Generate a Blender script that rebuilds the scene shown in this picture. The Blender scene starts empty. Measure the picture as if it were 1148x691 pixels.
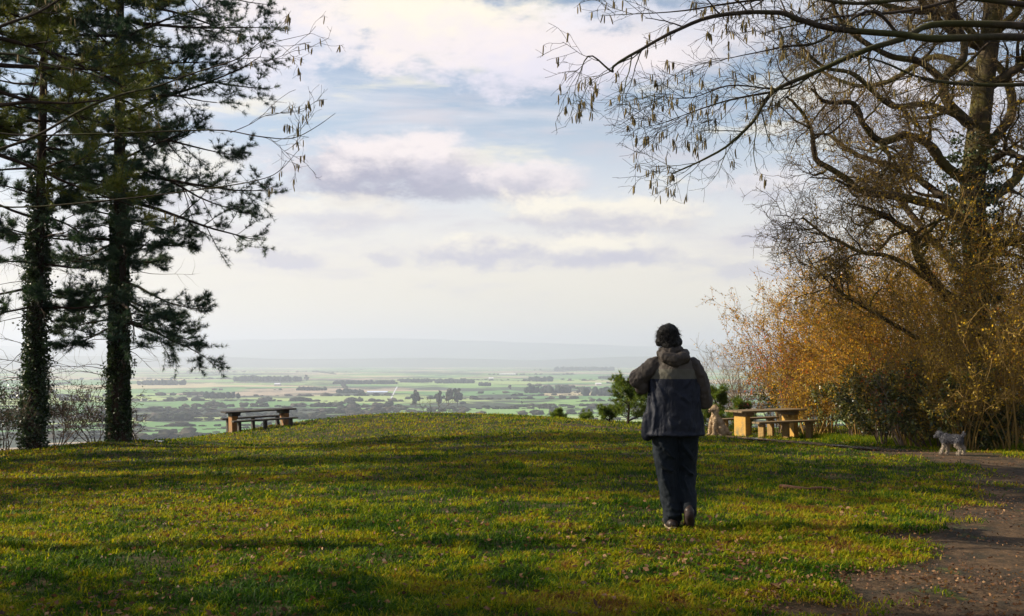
import bpy, math
import numpy as np
R = math.radians
rng = np.random.default_rng(7)
scene = bpy.context.scene
COL = scene.collection

# ------------------------------------------------------------------ camera, world, sun, exposure
F = 1150.0
PITCH = math.atan(56.5 / F)
CAMZ = 1.5
cam_d = bpy.data.cameras.new("camera")
cam_d.sensor_width = 36.0
cam_d.lens = 36.0 * F / 1148.0
cam_d.clip_start = 0.1
cam_d.clip_end = 80000
cam = bpy.data.objects.new("camera", cam_d)
COL.objects.link(cam)
cam.location = (0, 0, CAMZ)
cam.rotation_euler = (math.pi / 2 + PITCH, 0, 0)
scene.camera = cam

SUN_EL = R(27)
SUN_H = (-0.993, 0.12)          # horizontal direction towards the sun
EXPOSURE = 1.0
SUN_STRENGTH = 5.0
SKY_STRENGTH = 0.069

scene.view_settings.view_transform = 'Standard'
scene.view_settings.look = 'None'
scene.view_settings.exposure = EXPOSURE
scene.view_settings.gamma = 1
scene.view_settings.use_curve_mapping = False

def node(nt, kind, x=0, **kw):
    n = nt.nodes.new(kind)
    for k, v in kw.items():
        setattr(n, k, v)
    return n

def mathn(nt, op, a, b=None, c=None, clamp=False):
    n = nt.nodes.new('ShaderNodeMath'); n.operation = op; n.use_clamp = clamp
    for i, v in enumerate((a, b, c)):
        if v is None: continue
        if isinstance(v, (int, float)): n.inputs[i].default_value = v
        else: nt.links.new(v, n.inputs[i])
    return n.outputs[0]

def mixc(nt, fac, a, b, blend='MIX'):
    n = nt.nodes.new('ShaderNodeMix'); n.data_type = 'RGBA'; n.blend_type = blend
    for idx, v in ((0, fac), (6, a), (7, b)):
        if isinstance(v, (int, float)): n.inputs[idx].default_value = v
        elif isinstance(v, (tuple, list)): n.inputs[idx].default_value = (*v[:3], 1)
        else: nt.links.new(v, n.inputs[idx])
    return n.outputs[2]

def noise(nt, vec, scale, detail=4, rough=0.55, dist=0.0):
    n = nt.nodes.new('ShaderNodeTexNoise')
    n.inputs['Scale'].default_value = scale
    n.inputs['Detail'].default_value = detail
    n.inputs['Roughness'].default_value = rough
    n.inputs['Distortion'].default_value = dist
    if vec is not None: nt.links.new(vec, n.inputs['Vector'])
    return n.outputs['Fac'], n.outputs['Color']

def ramp(nt, fac, stops, interp='LINEAR'):
    n = nt.nodes.new('ShaderNodeValToRGB'); n.color_ramp.interpolation = interp
    e = n.color_ramp.elements
    while len(e) < len(stops): e.new(0.5)
    for el, (p, c) in zip(e, stops):
        el.position = p; el.color = (*c, 1)
    nt.links.new(fac, n.inputs[0])
    return n.outputs[0]

def smooth(nt, v, lo, hi):
    n = nt.nodes.new('ShaderNodeMapRange'); n.interpolation_type = 'SMOOTHSTEP'
    nt.links.new(v, n.inputs[0])
    n.inputs[1].default_value = lo; n.inputs[2].default_value = hi
    return n.outputs[0]

def make_world():
    w = bpy.data.worlds.new("World"); scene.world = w; w.use_nodes = True
    nt = w.node_tree; nt.nodes.clear()
    out = node(nt, 'ShaderNodeOutputWorld'); bg = node(nt, 'ShaderNodeBackground')
    bg.inputs[1].default_value = SKY_STRENGTH
    nt.links.new(bg.outputs[0], out.inputs[0])
    sky = node(nt, 'ShaderNodeTexSky'); sky.sky_type = 'NISHITA'; sky.sun_disc = False
    sky.sun_elevation = SUN_EL
    sky.sun_rotation = math.atan2(SUN_H[0], SUN_H[1])
    sky.air_density = 1.0; sky.dust_density = 0.6; sky.ozone_density = 1.0
    tc = node(nt, 'ShaderNodeTexCoord')
    sep = node(nt, 'ShaderNodeSeparateXYZ'); nt.links.new(tc.outputs['Generated'], sep.inputs[0])
    X, Y, Z = sep.outputs
    ya = mathn(nt, 'MAXIMUM', mathn(nt, 'ABSOLUTE', Y), 0.12)
    u = mathn(nt, 'DIVIDE', X, ya); v = mathn(nt, 'DIVIDE', Z, ya)
    comb = node(nt, 'ShaderNodeCombineXYZ')
    nt.links.new(u, comb.inputs[0]); nt.links.new(mathn(nt, 'MULTIPLY', v, 1.9), comb.inputs[1])
    nt.links.new(mathn(nt, 'MULTIPLY', mathn(nt, 'SIGN', Y), 3.0), comb.inputs[2])
    P = comb.outputs[0]
    n1, c1 = noise(nt, P, 11.0, 12, 0.68, 0.1)
    n2, _ = noise(nt, P, 30.0, 5, 0.6)
    # edges of the clouds are warped by the noise
    warp = node(nt, 'ShaderNodeSeparateColor'); nt.links.new(c1, warp.inputs[0])
    uw = mathn(nt, 'ADD', u, mathn(nt, 'MULTIPLY', mathn(nt, 'SUBTRACT', warp.outputs[0], 0.5), 0.10))
    vw = mathn(nt, 'ADD', v, mathn(nt, 'MULTIPLY', mathn(nt, 'SUBTRACT', warp.outputs[1], 0.5), 0.05))
    def blob(px, py, wx, wy, soft=0.46, amp=2.7):
        a = mathn(nt, 'DIVIDE', mathn(nt, 'SUBTRACT', uw, (px - 574) / F), wx / F)
        b = mathn(nt, 'DIVIDE', mathn(nt, 'SUBTRACT', vw, (402 - py) / F), wy / F)
        d = mathn(nt, 'SQRT', mathn(nt, 'ADD', mathn(nt, 'MULTIPLY', a, a), mathn(nt, 'MULTIPLY', b, b)))
        d = mathn(nt, 'ADD', d, mathn(nt, 'MULTIPLY', mathn(nt, 'SUBTRACT', n1, 0.5), -amp))
        m = smooth(nt, d, 1.0 + soft * 0.5, 1.0 - soft)
        return m, b
    base = mixc(nt, 1.0, sky.outputs[0], (1.15, 1.10, 1.08), 'MULTIPLY')
    # thin high veil
    veilv = node(nt, 'ShaderNodeCombineXYZ')
    nt.links.new(mathn(nt, 'MULTIPLY', u, 0.6), veilv.inputs[0]); nt.links.new(mathn(nt, 'MULTIPLY', v, 4.0), veilv.inputs[1])
    nv, _ = noise(nt, veilv.outputs[0], 4.0, 7, 0.6, 0.5)
    veil = smooth(nt, nv, 0.40, 0.72)
    low = smooth(nt, v, 0.27, 0.08)
    veil = mathn(nt, 'MAXIMUM', mathn(nt, 'MULTIPLY', veil, 0.8), mathn(nt, 'MULTIPLY', low, 0.95))
    warm = mixc(nt, smooth(nt, v, 0.02, 0.2), (7.4, 6.55, 4.8), (6.9, 6.6, 6.8))
    c = mixc(nt, veil, base, warm)
    # general broken cloud beyond the ones placed by hand
    gen = mathn(nt, 'MULTIPLY', smooth(nt, n1, 0.54, 0.68), smooth(nt, v, 0.42, 0.5))
    c = mixc(nt, mathn(nt, 'MULTIPLY', gen, 0.8), c, (6.8, 6.5, 6.8))
    lay = node(nt, 'ShaderNodeCombineXYZ')
    nt.links.new(mathn(nt, 'MULTIPLY', u, 2.2), lay.inputs[0]); nt.links.new(mathn(nt, 'MULTIPLY', v, 11.0), lay.inputs[1])
    nl, _ = noise(nt, lay.outputs[0], 2.6, 8, 0.62, 0.3)
    lm = mathn(nt, 'MULTIPLY', smooth(nt, nl, 0.48, 0.66), mathn(nt, 'MULTIPLY', smooth(nt, v, 0.03, 0.08), smooth(nt, v, 0.36, 0.2)))
    c = mixc(nt, mathn(nt, 'MULTIPLY', lm, 0.6), c, (5.0, 4.65, 5.1))
    lm2 = mathn(nt, 'MULTIPLY', smooth(nt, nl, 0.46, 0.32), mathn(nt, 'MULTIPLY', smooth(nt, v, 0.05, 0.1), smooth(nt, v, 0.4, 0.25)))
    c = mixc(nt, mathn(nt, 'MULTIPLY', lm2, 0.6), c, (7.9, 7.2, 5.5))
    lit = (8.2, 7.5, 6.1); pink = (7.5, 6.7, 6.6); lav = (4.0, 3.85, 4.8); dark = (2.6, 2.6, 3.6)
    grey = (4.3, 4.1, 4.8)
    tex = smooth(nt, n2, 0.3, 0.75)
    specs = [ # px, py, wx, wy, top colour, under colour, opacity
        (470, 28, 175, 52, lit, pink, 0.95), (610, 60, 150, 45, pink, (6.6, 6.2, 7.0), 0.85),
        (300, 30, 110, 60, pink, (6.5, 6.3, 7.0), 0.8), (760, 30, 130, 45, (6.8, 6.6, 7.2), pink, 0.7),
        (425, 188, 135, 40, pink, dark, 0.97), (520, 205, 110, 22, lav, dark, 0.75), (600, 198, 60, 24, pink, grey, 0.85),
        (380, 240, 90, 22, lit, grey, 0.6), (680, 244, 130, 26, lit, grey, 0.9), (540, 280, 110, 20, lit, lav, 0.9), (690, 284, 110, 20, lit, lav, 0.95),
        (330, 292, 34, 12, grey, lav, 0.75), (425, 294, 26, 9, grey, lav, 0.7), (855, 205, 60, 18, pink, grey, 0.6),
        (850, 258, 60, 14, grey, lav, 0.7), (1000, 330, 120, 20, grey, lav, 0.6), (860, 300, 45, 10, lav, lav, 0.6),
        (200, 200, 90, 40, lit, grey, 0.6), (60, 270, 120, 25, grey, lav, 0.5), (1050, 120, 150, 50, pink, grey, 0.6),
    ]
    for px, py, wx, wy, top, under, op in specs:
        m, b = blob(px, py, wx, wy)
        bb = mathn(nt, 'ADD', b, mathn(nt, 'MULTIPLY', mathn(nt, 'SUBTRACT', tex, 0.5), 0.8)); bb = mathn(nt, 'ADD', bb, mathn(nt, 'MULTIPLY', mathn(nt, 'SUBTRACT', n1, 0.5), 3.0))
        cc = mixc(nt, smooth(nt, bb, -0.8, 0.75), under, top)
        c = mixc(nt, mathn(nt, 'MULTIPLY', m, op), c, cc)
    nt.links.new(c, bg.inputs[0])
make_world()

sun_d = bpy.data.lights.new("sun", 'SUN'); sun_d.energy = SUN_STRENGTH; sun_d.angle = R(0.5)
sun_d.color = (1.0, 0.87, 0.68)
sun = bpy.data.objects.new("sun", sun_d); COL.objects.link(sun)
from mathutils import Vector
sdir = Vector((SUN_H[0] * math.cos(SUN_EL), SUN_H[1] * math.cos(SUN_EL), math.sin(SUN_EL)))
sun.rotation_euler = sdir.to_track_quat('Z', 'Y').to_euler()
sun.location = (-20, 0, 30)

# ------------------------------------------------------------------ helpers
def at(px, py, Y):
    x = (px - 574) / F; yu = (345.5 - py) / F
    dy = math.cos(PITCH) - math.sin(PITCH) * yu
    dz = math.sin(PITCH) + math.cos(PITCH) * yu
    return np.array((x / dy * Y, Y, CAMZ + dz / dy * Y))

def link(name, data, parent=None, label=None, cat=None, group=None, kind=None, loc=None):
    o = bpy.data.objects.new(name, data); COL.objects.link(o)
    if parent is not None: o.parent = parent
    if loc is not None: o.location = loc
    if label: o['label'] = label
    if cat: o['category'] = cat
    if group: o['group'] = group
    if kind: o['kind'] = kind
    return o

def thing(name, label, cat, loc=(0, 0, 0), group=None, rz=0.0):
    o = link(name, None, None, label, cat, group, None, tuple(float(v) for v in loc))
    o.rotation_euler = (0, 0, rz)
    o.empty_display_size = 0.3
    return o

class MB:
    """collects vertices and faces as numpy arrays and links them as ONE mesh"""
    def __init__(s): s.v = []; s.q = []; s.t = []; s.r = []; s.n = 0
    def add(s, verts, quads=None, tris=None, rnd=None):
        verts = np.asarray(verts, dtype=np.float64).reshape(-1, 3)
        s.v.append(verts)
        if quads is not None and len(quads): s.q.append(np.asarray(quads, dtype=np.int64).reshape(-1, 4) + s.n)
        if tris is not None and len(tris): s.t.append(np.asarray(tris, dtype=np.int64).reshape(-1, 3) + s.n)
        s.r.append(np.zeros(len(verts)) + (0.5 if rnd is None else rnd))
        s.n += len(verts)
    def mesh(s, name, mat, smooth=True, origin=None):
        me = bpy.data.meshes.new(name)
        v = np.concatenate(s.v)
        if origin is not None: v = v - np.asarray(origin)
        q = np.concatenate(s.q) if s.q else np.zeros((0, 4), int)
        t = np.concatenate(s.t) if s.t else np.zeros((0, 3), int)
        loops = np.concatenate([q.ravel(), t.ravel()]).astype(np.int32)
        starts = np.concatenate([np.arange(len(q)) * 4, len(q) * 4 + np.arange(len(t)) * 3]).astype(np.int32)
        me.vertices.add(len(v)); me.vertices.foreach_set('co', v.astype(np.float32).ravel())
        me.loops.add(len(loops)); me.loops.foreach_set('vertex_index', loops)
        me.polygons.add(len(starts)); me.polygons.foreach_set('loop_start', starts)
        me.polygons.foreach_set('use_smooth', np.full(len(starts), smooth))
        a = me.attributes.new('rnd', 'FLOAT', 'POINT'); a.data.foreach_set('value', np.concatenate(s.r).astype(np.float32))
        me.update(calc_edges=True); me.validate(clean_customdata=False)
        me.materials.append(mat)
        return me
    def build(s, name, mat, parent=None, smooth=True, **kw):
        org = None
        if parent is not None: org = parent.location[:]
        return link(name, s.mesh(name, mat, smooth, org), parent, **kw)

def norm(a): return a / np.maximum(np.linalg.norm(a, axis=-1, keepdims=True), 1e-9)

def tubes(mb, P, Rr, k=5, rnd=None, cap=False):
    P = np.asarray(P, float); Rr = np.asarray(Rr, float)
    if P.ndim == 2: P = P[None]; Rr = Rr[None]
    N, n, _ = P.shape
    T = norm(np.gradient(P, axis=1))
    D = np.abs(norm(P[:, -1] - P[:, 0]))
    ref = np.zeros((N, 3)); ref[np.arange(N), np.argmin(D, axis=1)] = 1
    U = norm(np.cross(T, ref[:, None, :])); V = np.cross(T, U)
    a = np.arange(k) / k * 2 * np.pi
    ring = P[:, :, None, :] + Rr[:, :, None, None] * (np.cos(a)[None, None, :, None] * U[:, :, None, :] + np.sin(a)[None, None, :, None] * V[:, :, None, :])
    verts = ring.reshape(-1, 3)
    i = np.arange(n - 1)[:, None] * k; j = np.arange(k)[None, :]; j2 = (j + 1) % k
    q = np.stack([i + j, i + j2, i + k + j2, i + k + j], -1).reshape(-1, 4)
    quads = (q[None] + (np.arange(N) * n * k)[:, None, None]).reshape(-1, 4)
    if rnd is None: rnd = rng.random(N)
    rv = np.repeat(np.zeros(N) + rnd, n * k)
    mb.add(verts, quads=quads, rnd=rv)

def leaves(mb, C, D, L, W, rnd=None, tri=False):
    C = np.asarray(C); N = len(C); D = norm(np.asarray(D))
    L = np.zeros(N) + L; W = np.zeros(N) + W
    S = norm(np.cross(D, rng.normal(size=(N, 3))))
    if rnd is None: rnd = rng.random(N)
    if tri:
        v = np.stack([C - S * W[:, None] / 2, C + S * W[:, None] / 2, C + D * L[:, None]], 1)
        mb.add(v, tris=np.arange(N * 3).reshape(-1, 3), rnd=np.repeat(rnd, 3))
    else:
        m = C + D * (L * 0.45)[:, None]
        nrm = np.cross(D, S)
        v = np.stack([C, m + S * W[:, None] / 2 + nrm * W[:, None] * .12, C + D * L[:, None], m - S * W[:, None] / 2 + nrm * W[:, None] * .12], 1)
        mb.add(v, quads=np.arange(N * 4).reshape(-1, 4), rnd=np.repeat(rnd, 4))

def grow(S, D, L, r0, n=6, wander=0.12, up=0.0, taper=0.85, rtip=None):
    N = len(S); p = S.copy(); d = norm(D); P = [p.copy()]
    L = np.zeros(N) + L; r0 = np.zeros(N) + r0
    upv = np.zeros((N, 3)); upv[:, 2] = up
    for i in range(n):
        d = norm(d + rng.normal(size=(N, 3)) * wander + upv)
        p = p + d * (L / n)[:, None]; P.append(p.copy())
    t = np.linspace(0, 1, n + 1)[None]
    Rr = r0[:, None] * (1 - taper * t)
    if rtip is not None: Rr = np.maximum(Rr, rtip)
    return np.stack(P, 1), Rr

def spawn(P, Rr, per, tmin=0.2, tmax=1.0, ang=(35, 65), rr=0.6, flat=None):
    N, n, _ = P.shape
    idx = np.repeat(np.arange(N), per); M = len(idx)
    t = tmin + (tmax - tmin) * rng.random(M)
    f = t * (n - 1); i = np.minimum(f.astype(int), n - 2); w = (f - i)[:, None]
    S = P[idx, i] * (1 - w) + P[idx, i + 1] * w
    T = norm(P[idx, i + 1] - P[idx, i])
    rad = Rr[idx, i] * (1 - w[:, 0]) + Rr[idx, i + 1] * w[:, 0]
    rv = rng.normal(size=(M, 3))
    if flat is not None: rv[:, 2] *= flat
    perp = norm(rv - T * np.sum(rv * T, 1, keepdims=True))
    a = np.radians(ang[0] + (ang[1] - ang[0]) * rng.random(M))[:, None]
    return S, T * np.cos(a) + perp * np.sin(a), rad * rr, t, idx

def spline(pts, n):
    pts = np.asarray(pts, float); m = len(pts)
    if m == 2: return pts[0] + (pts[1] - pts[0]) * np.linspace(0, 1, n)[:, None]
    e = np.vstack([2 * pts[0] - pts[1], pts, 2 * pts[-1] - pts[-2]])
    out = []
    for s in np.linspace(0, m - 1, n):
        i = min(int(s), m - 2); t = s - i
        a, b, c, d = e[i], e[i + 1], e[i + 2], e[i + 3]
        out.append(0.5 * (2 * b + (c - a) * t + (2 * a - 5 * b + 4 * c - d) * t * t + (3 * b - a - 3 * c + d) * t ** 3))
    return np.array(out)

def vnoise(x, y, seed=0):
    """smooth 2-D value noise in numpy"""
    xi = np.floor(x).astype(np.int64); yi = np.floor(y).astype(np.int64)
    fx = x - xi; fy = y - yi; fx = fx * fx * (3 - 2 * fx); fy = fy * fy * (3 - 2 * fy)
    def h(a, b):
        n = (a * 374761393 + b * 668265263 + seed * 974711) & 0x7fffffff
        n = ((n ^ (n >> 13)) * 1274126177) & 0x7fffffff
        return ((n ^ (n >> 16)) & 0xffff) / 65535.0
    return (h(xi, yi) * (1 - fx) + h(xi + 1, yi) * fx) * (1 - fy) + (h(xi, yi + 1) * (1 - fx) + h(xi + 1, yi + 1) * fx) * fy

def fbm(x, y, seed=0, o=4):
    s = 0; a = 0.5
    for k in range(o):
        s = s + a * vnoise(x * 2 ** k, y * 2 ** k, seed + k); a *= 0.5
    return s / (1 - 0.5 ** o)

# ------------------------------------------------------------------ materials
def mat_new(name):
    m = bpy.data.materials.new(name); m.use_nodes = True
    nt = m.node_tree; nt.nodes.clear()
    out = node(nt, 'ShaderNodeOutputMaterial'); b = node(nt, 'ShaderNodeBsdfPrincipled')
    nt.links.new(b.outputs[0], out.inputs[0])
    return m, nt, b, out

def attr(nt, name):
    n = node(nt, 'ShaderNodeAttribute'); n.attribute_name = name; return n.outputs['Fac']

def mat_leaf(name, stops, rough=0.5, trans=0.35, spec=0.4, coat=0.0):
    m, nt, b, out = mat_new(name)
    r = attr(nt, 'rnd'); c = ramp(nt, r, stops)
    nt.links.new(c, b.inputs['Base Color']); b.inputs['Roughness'].default_value = rough
    b.inputs['Specular IOR Level'].default_value = spec
    if trans > 0:
        tr = node(nt, 'ShaderNodeBsdfTranslucent')
        nt.links.new(mixc(nt, 1.0, c, (1.5, 1.35, 0.7), 'MULTIPLY'), tr.inputs[0])
        mx = node(nt, 'ShaderNodeMixShader'); mx.inputs[0].default_value = trans
        nt.links.new(b.outputs[0], mx.inputs[1]); nt.links.new(tr.outputs[0], mx.inputs[2])
        nt.links.new(mx.outputs[0], out.inputs[0])
    return m

def mat_bark(name, c1, c2, moss=None, scale=6.0, rough=0.9, bump=0.6, vr=0.0, stretch=0.25):
    m, nt, b, out = mat_new(name)
    tc = node(nt, 'ShaderNodeTexCoord'); mp = node(nt, 'ShaderNodeMapping')
    mp.inputs['Scale'].default_value = (1, 1, stretch)
    nt.links.new(tc.outputs['Object'], mp.inputs[0])
    f, _ = noise(nt, mp.outputs[0], scale, 6, 0.65)
    c = ramp(nt, f, [(0.3, c1), (0.7, c2)])
    if moss is not None:
        g, _ = noise(nt, tc.outputs['Object'], 1.3, 5, 0.6)
        c = mixc(nt, smooth(nt, g, 0.42, 0.62), c, moss)
    if vr > 0:
        c = mixc(nt, mathn(nt, 'MULTIPLY', attr(nt, 'rnd'), vr), c, c2)
    nt.links.new(c, b.inputs['Base Color']); b.inputs['Roughness'].default_value = rough
    b.inputs['Specular IOR Level'].default_value = 0.2
    if bump:
        bp = node(nt, 'ShaderNodeBump'); bp.inputs['Strength'].default_value = bump; bp.inputs['Distance'].default_value = 0.03
        nt.links.new(f, bp.inputs['Height']); nt.links.new(bp.outputs[0], b.inputs['Normal'])
    return m

M = {}
M['pine_bark'] = mat_bark('pine_bark', (0.014, 0.011, 0.009), (0.06, 0.036, 0.023), None, 9)
M['oak_bark'] = mat_bark('oak_bark', (0.018, 0.015, 0.012), (0.075, 0.055, 0.035), (0.075, 0.065, 0.015), 7, stretch=0.5)
M['hazel_bark'] = mat_bark('hazel_bark', (0.02, 0.016, 0.013), (0.065, 0.048, 0.034), (0.045, 0.045, 0.015), 14, stretch=0.6, bump=0.3)
M['oak_twig'] = mat_bark('oak_twig_bark', (0.05, 0.035, 0.02), (0.17, 0.115, 0.045), None, 3, bump=0, vr=0.6)
M['gold_twig'] = mat_bark('golden_twig_bark', (0.10, 0.065, 0.025), (0.30, 0.19, 0.05), None, 3, bump=0, vr=0.5)
M['grey_twig'] = mat_bark('grey_twig_bark', (0.10, 0.075, 0.055), (0.24, 0.17, 0.11), None, 3, bump=0, vr=0.5)
M['dark_twig'] = mat_bark('dark_twig_bark', (0.04, 0.03, 0.025), (0.11, 0.075, 0.05), None, 3, bump=0, vr=0.5)
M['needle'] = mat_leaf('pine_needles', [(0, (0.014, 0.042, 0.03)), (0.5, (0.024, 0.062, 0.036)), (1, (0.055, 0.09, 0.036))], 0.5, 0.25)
M['needle_sunlit'] = mat_leaf('sunlit_pine_needles', [(0, (0.045, 0.075, 0.012)), (0.5, (0.09, 0.12, 0.016)), (1, (0.20, 0.18, 0.025))], 0.5, 0.35)  # yellow of the sunlight put into the needle colour
M['needle_bright'] = mat_leaf('young_conifer_needles', [(0, (0.035, 0.075, 0.014)), (0.6, (0.10, 0.16, 0.02)), (1, (0.24, 0.27, 0.035))], 0.5, 0.35)
M['ivy'] = mat_leaf('ivy_leaves', [(0, (0.012, 0.028, 0.012)), (0.6, (0.025, 0.05, 0.018)), (1, (0.06, 0.09, 0.025))], 0.35, 0.15, 0.5)
M['laurel'] = mat_leaf('evergreen_leaves', [(0, (0.018, 0.03, 0.008)), (0.5, (0.055, 0.075, 0.012)), (0.8, (0.13, 0.13, 0.02)), (1, (0.36, 0.30, 0.07))], 0.38, 0.25, 0.5)
M['gold_leaf'] = mat_leaf('golden_leaves', [(0, (0.14, 0.08, 0.012)), (0.4, (0.31, 0.22, 0.022)), (0.85, (0.60, 0.40, 0.04)), (1, (0.52, 0.17, 0.022))], 0.6, 0.55)
M['amber_leaf'] = mat_leaf('amber_leaves', [(0, (0.14, 0.07, 0.012)), (0.4, (0.29, 0.175, 0.018)), (0.85, (0.54, 0.32, 0.03)), (1, (0.50, 0.13, 0.02))], 0.6, 0.55)
M['red_leaf'] = mat_leaf('rust_red_leaves', [(0, (0.30, 0.05, 0.015)), (1, (0.55, 0.14, 0.03))], 0.6, 0.45)
M['olive_leaf'] = mat_leaf('olive_leaves', [(0, (0.05, 0.045, 0.01)), (0.5, (0.26, 0.18, 0.018)), (1, (0.56, 0.38, 0.035))], 0.6, 0.5)
M['catkin'] = mat_leaf('catkins', [(0, (0.10, 0.075, 0.03)), (1, (0.24, 0.18, 0.06))], 0.8, 0.1)
M['catkin_gold'] = mat_leaf('golden_catkins', [(0, (0.20, 0.11, 0.02)), (1, (0.42, 0.23, 0.04))], 0.8, 0.2)
M['dead_leaf'] = mat_leaf('dead_leaves', [(0, (0.04, 0.018, 0.01)), (0.6, (0.13, 0.06, 0.025)), (0.92, (0.20, 0.10, 0.035)), (1, (0.30, 0.18, 0.08))], 0.7, 0.2)

# ------------------------------------------------------------------ terrain
PLAIN_Z = -90.0
def ctrl():
    pts = []
    for px, py, Y in [(574, 520, 15), (574, 489, 22), (500, 463.5, 36), (400, 465, 35), (650, 470, 35), (574, 472, 29),
                      (753, 590, 8.87), (1067, 510, 17), (850, 490, 26.5), (806, 489, 24), (950, 499, 22), (1148, 541, 13),
                      (135, 494, 23), (37, 505, 22), (290, 481, 32), (200, 522, 17), (0, 545, 14), (300, 500, 24), (1100, 505, 20), (740, 483, 27)]:
        p = at(px, py, Y); pts.append(p)
    for x, y, z in [(0, 0, 0), (-8, 0, -.02), (8, 0, .02), (0, 6, 0.0), (-4, 6, -.02), (4, 6, 0.01), (-20, 20, -1.0), (-22, 5, -.5), (20, 5, .15), (20, 22, -.1),
                    (14, 32, -.6), (0, -12, 0), (-20, -12, -.2), (20, -12, .2), (-16, 30, -1.6), (8, 36, -.9), (28, 38, -.7), (-30, 30, -2.0)]:
        pts.append(np.array((x, y, z)))
    return np.array(pts)
CP = ctrl()
def _tps(r2): return 0.5 * r2 * np.log(r2 + 1e-9)
_n = len(CP); _d2 = ((CP[:, None, :2] - CP[None, :, :2]) ** 2).sum(-1)
_A = np.zeros((_n + 3, _n + 3)); _A[:_n, :_n] = _tps(_d2) + np.eye(_n) * 2.0
_A[:_n, _n] = 1; _A[:_n, _n + 1:] = CP[:, :2]; _A[_n, :_n] = 1; _A[_n + 1:, :_n] = CP[:, :2].T
_W = np.linalg.solve(_A, np.concatenate([CP[:, 2], np.zeros(3)]))
EX = np.array([-60, -30, -14, -12, -8, -4, 0, 4, 8, 12, 20, 40, 80.]); EY = np.array([20, 22, 24, 25.5, 32.5, 35, 36, 34.5, 33, 36, 44, 48, 50.])
def plateau(x, y):
    x = np.clip(x, -34, 34); y = np.clip(y, -20, 42)
    sh = x.shape; x = x.ravel(); y = y.ravel(); out = np.zeros(len(x))
    for s in range(0, len(x), 60000):
        a = x[s:s + 60000]; b = y[s:s + 60000]
        d2 = (a[:, None] - CP[None, :, 0]) ** 2 + (b[:, None] - CP[None, :, 1]) ** 2
        out[s:s + 60000] = _tps(d2) @ _W[:_n] + _W[_n] + a * _W[_n + 1] + b * _W[_n + 2]
    return out.reshape(sh)
def gz(x, y, bumps=True):
    x = np.atleast_1d(np.asarray(x, float)); y = np.atleast_1d(np.asarray(y, float))
    z = plateau(x, y)
    s = np.maximum(y - np.interp(x, EX, EY), 0)
    drop = np.where(s < 6, 0.035 * s * s, 1.26 + (s - 6) * 0.42)
    z = z - drop
    if bumps:
        near = np.clip(1 - np.maximum(np.abs(x), np.abs(y)) / 70, 0, 1)
        z = z + near * ((fbm(x * .9, y * .9, 3, 3) - .5) * 0.09 + (vnoise(x * 4, y * 4, 9) - .5) * 0.025)
    hill = np.maximum(z, PLAIN_Z + 0 * z)
    # soft foot of the slope
    k = np.clip((z - PLAIN_Z) / 30, -1, 1)
    return np.where(k < 1, PLAIN_Z + np.maximum(k, 0) ** 1.6 * 30, hill)
def gz1(x, y): return float(gz(x, y)[0])

PATH = np.array([(2.9, 3.2, 1.0), (3.4, 5.6, 1.45), (4.55, 8.2, 1.3), (6.7, 11.3, 1.2), (8.2, 14.6, 1.9), (7.3, 16.2, 1.0), (6.8, 18.5, .75), (6.3, 21, .7), (5.8, 23, .65), (5.0, 25, .6), (3.8, 26.4, .5), (1.8, 27.4, .35)])
PATH2 = np.array([(8.5, 14.6, 1.6), (12, 14.8, 1.7), (20, 15, 1.8)])
def path_mask(x, y):
    best = np.full(x.shape, -9.0)
    for P_ in (PATH, PATH2):
        for a, b in zip(P_[:-1], P_[1:]):
            d = b[:2] - a[:2]; t = np.clip(((x - a[0]) * d[0] + (y - a[1]) * d[1]) / (d @ d), 0, 1)
            dist = np.hypot(x - a[0] - d[0] * t, y - a[1] - d[1] * t); w = a[2] + (b[2] - a[2]) * t
            best = np.maximum(best, (w - dist))
    best = best + (fbm(x * 1.3, y * 1.3, 21, 5) - .5) * np.interp(y, [15, 18], [1.9, .6])
    return np.clip(best / 0.45 + 0.5, 0, 1)

def axis(core, far_lo, far_hi, step, g=1.16):
    a = list(np.arange(core[0], core[1] + 1e-6, step)); s = step; p = a[-1]
    while p < far_hi: s *= g; p += s; a.append(min(p, far_hi))
    s = step; p = a[0]; lo = []
    while p > far_lo: s *= g; p -= s; lo.append(max(p, far_lo))
    return np.array(lo[::-1] + a)
gx = axis((-17, 17), -15500, 15500, 0.17, 1.14); gy = axis((3, 42), -1500, 20500, 0.17, 1.14)
GX, GY = np.meshgrid(gx, gy)
GZ = gz(GX, GY)
pm = path_mask(GX, GY) * (np.abs(GX) < 25) * (np.abs(GY) < 60)
GZ = GZ - pm * 0.02 * (np.abs(GX) < 25)
nx, ny = len(gx), len(gy)
ii = np.arange(ny - 1)[:, None] * nx + np.arange(nx - 1)[None, :]
quads = np.stack([ii, ii + 1, ii + nx + 1, ii + nx], -1).reshape(-1, 4)

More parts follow.
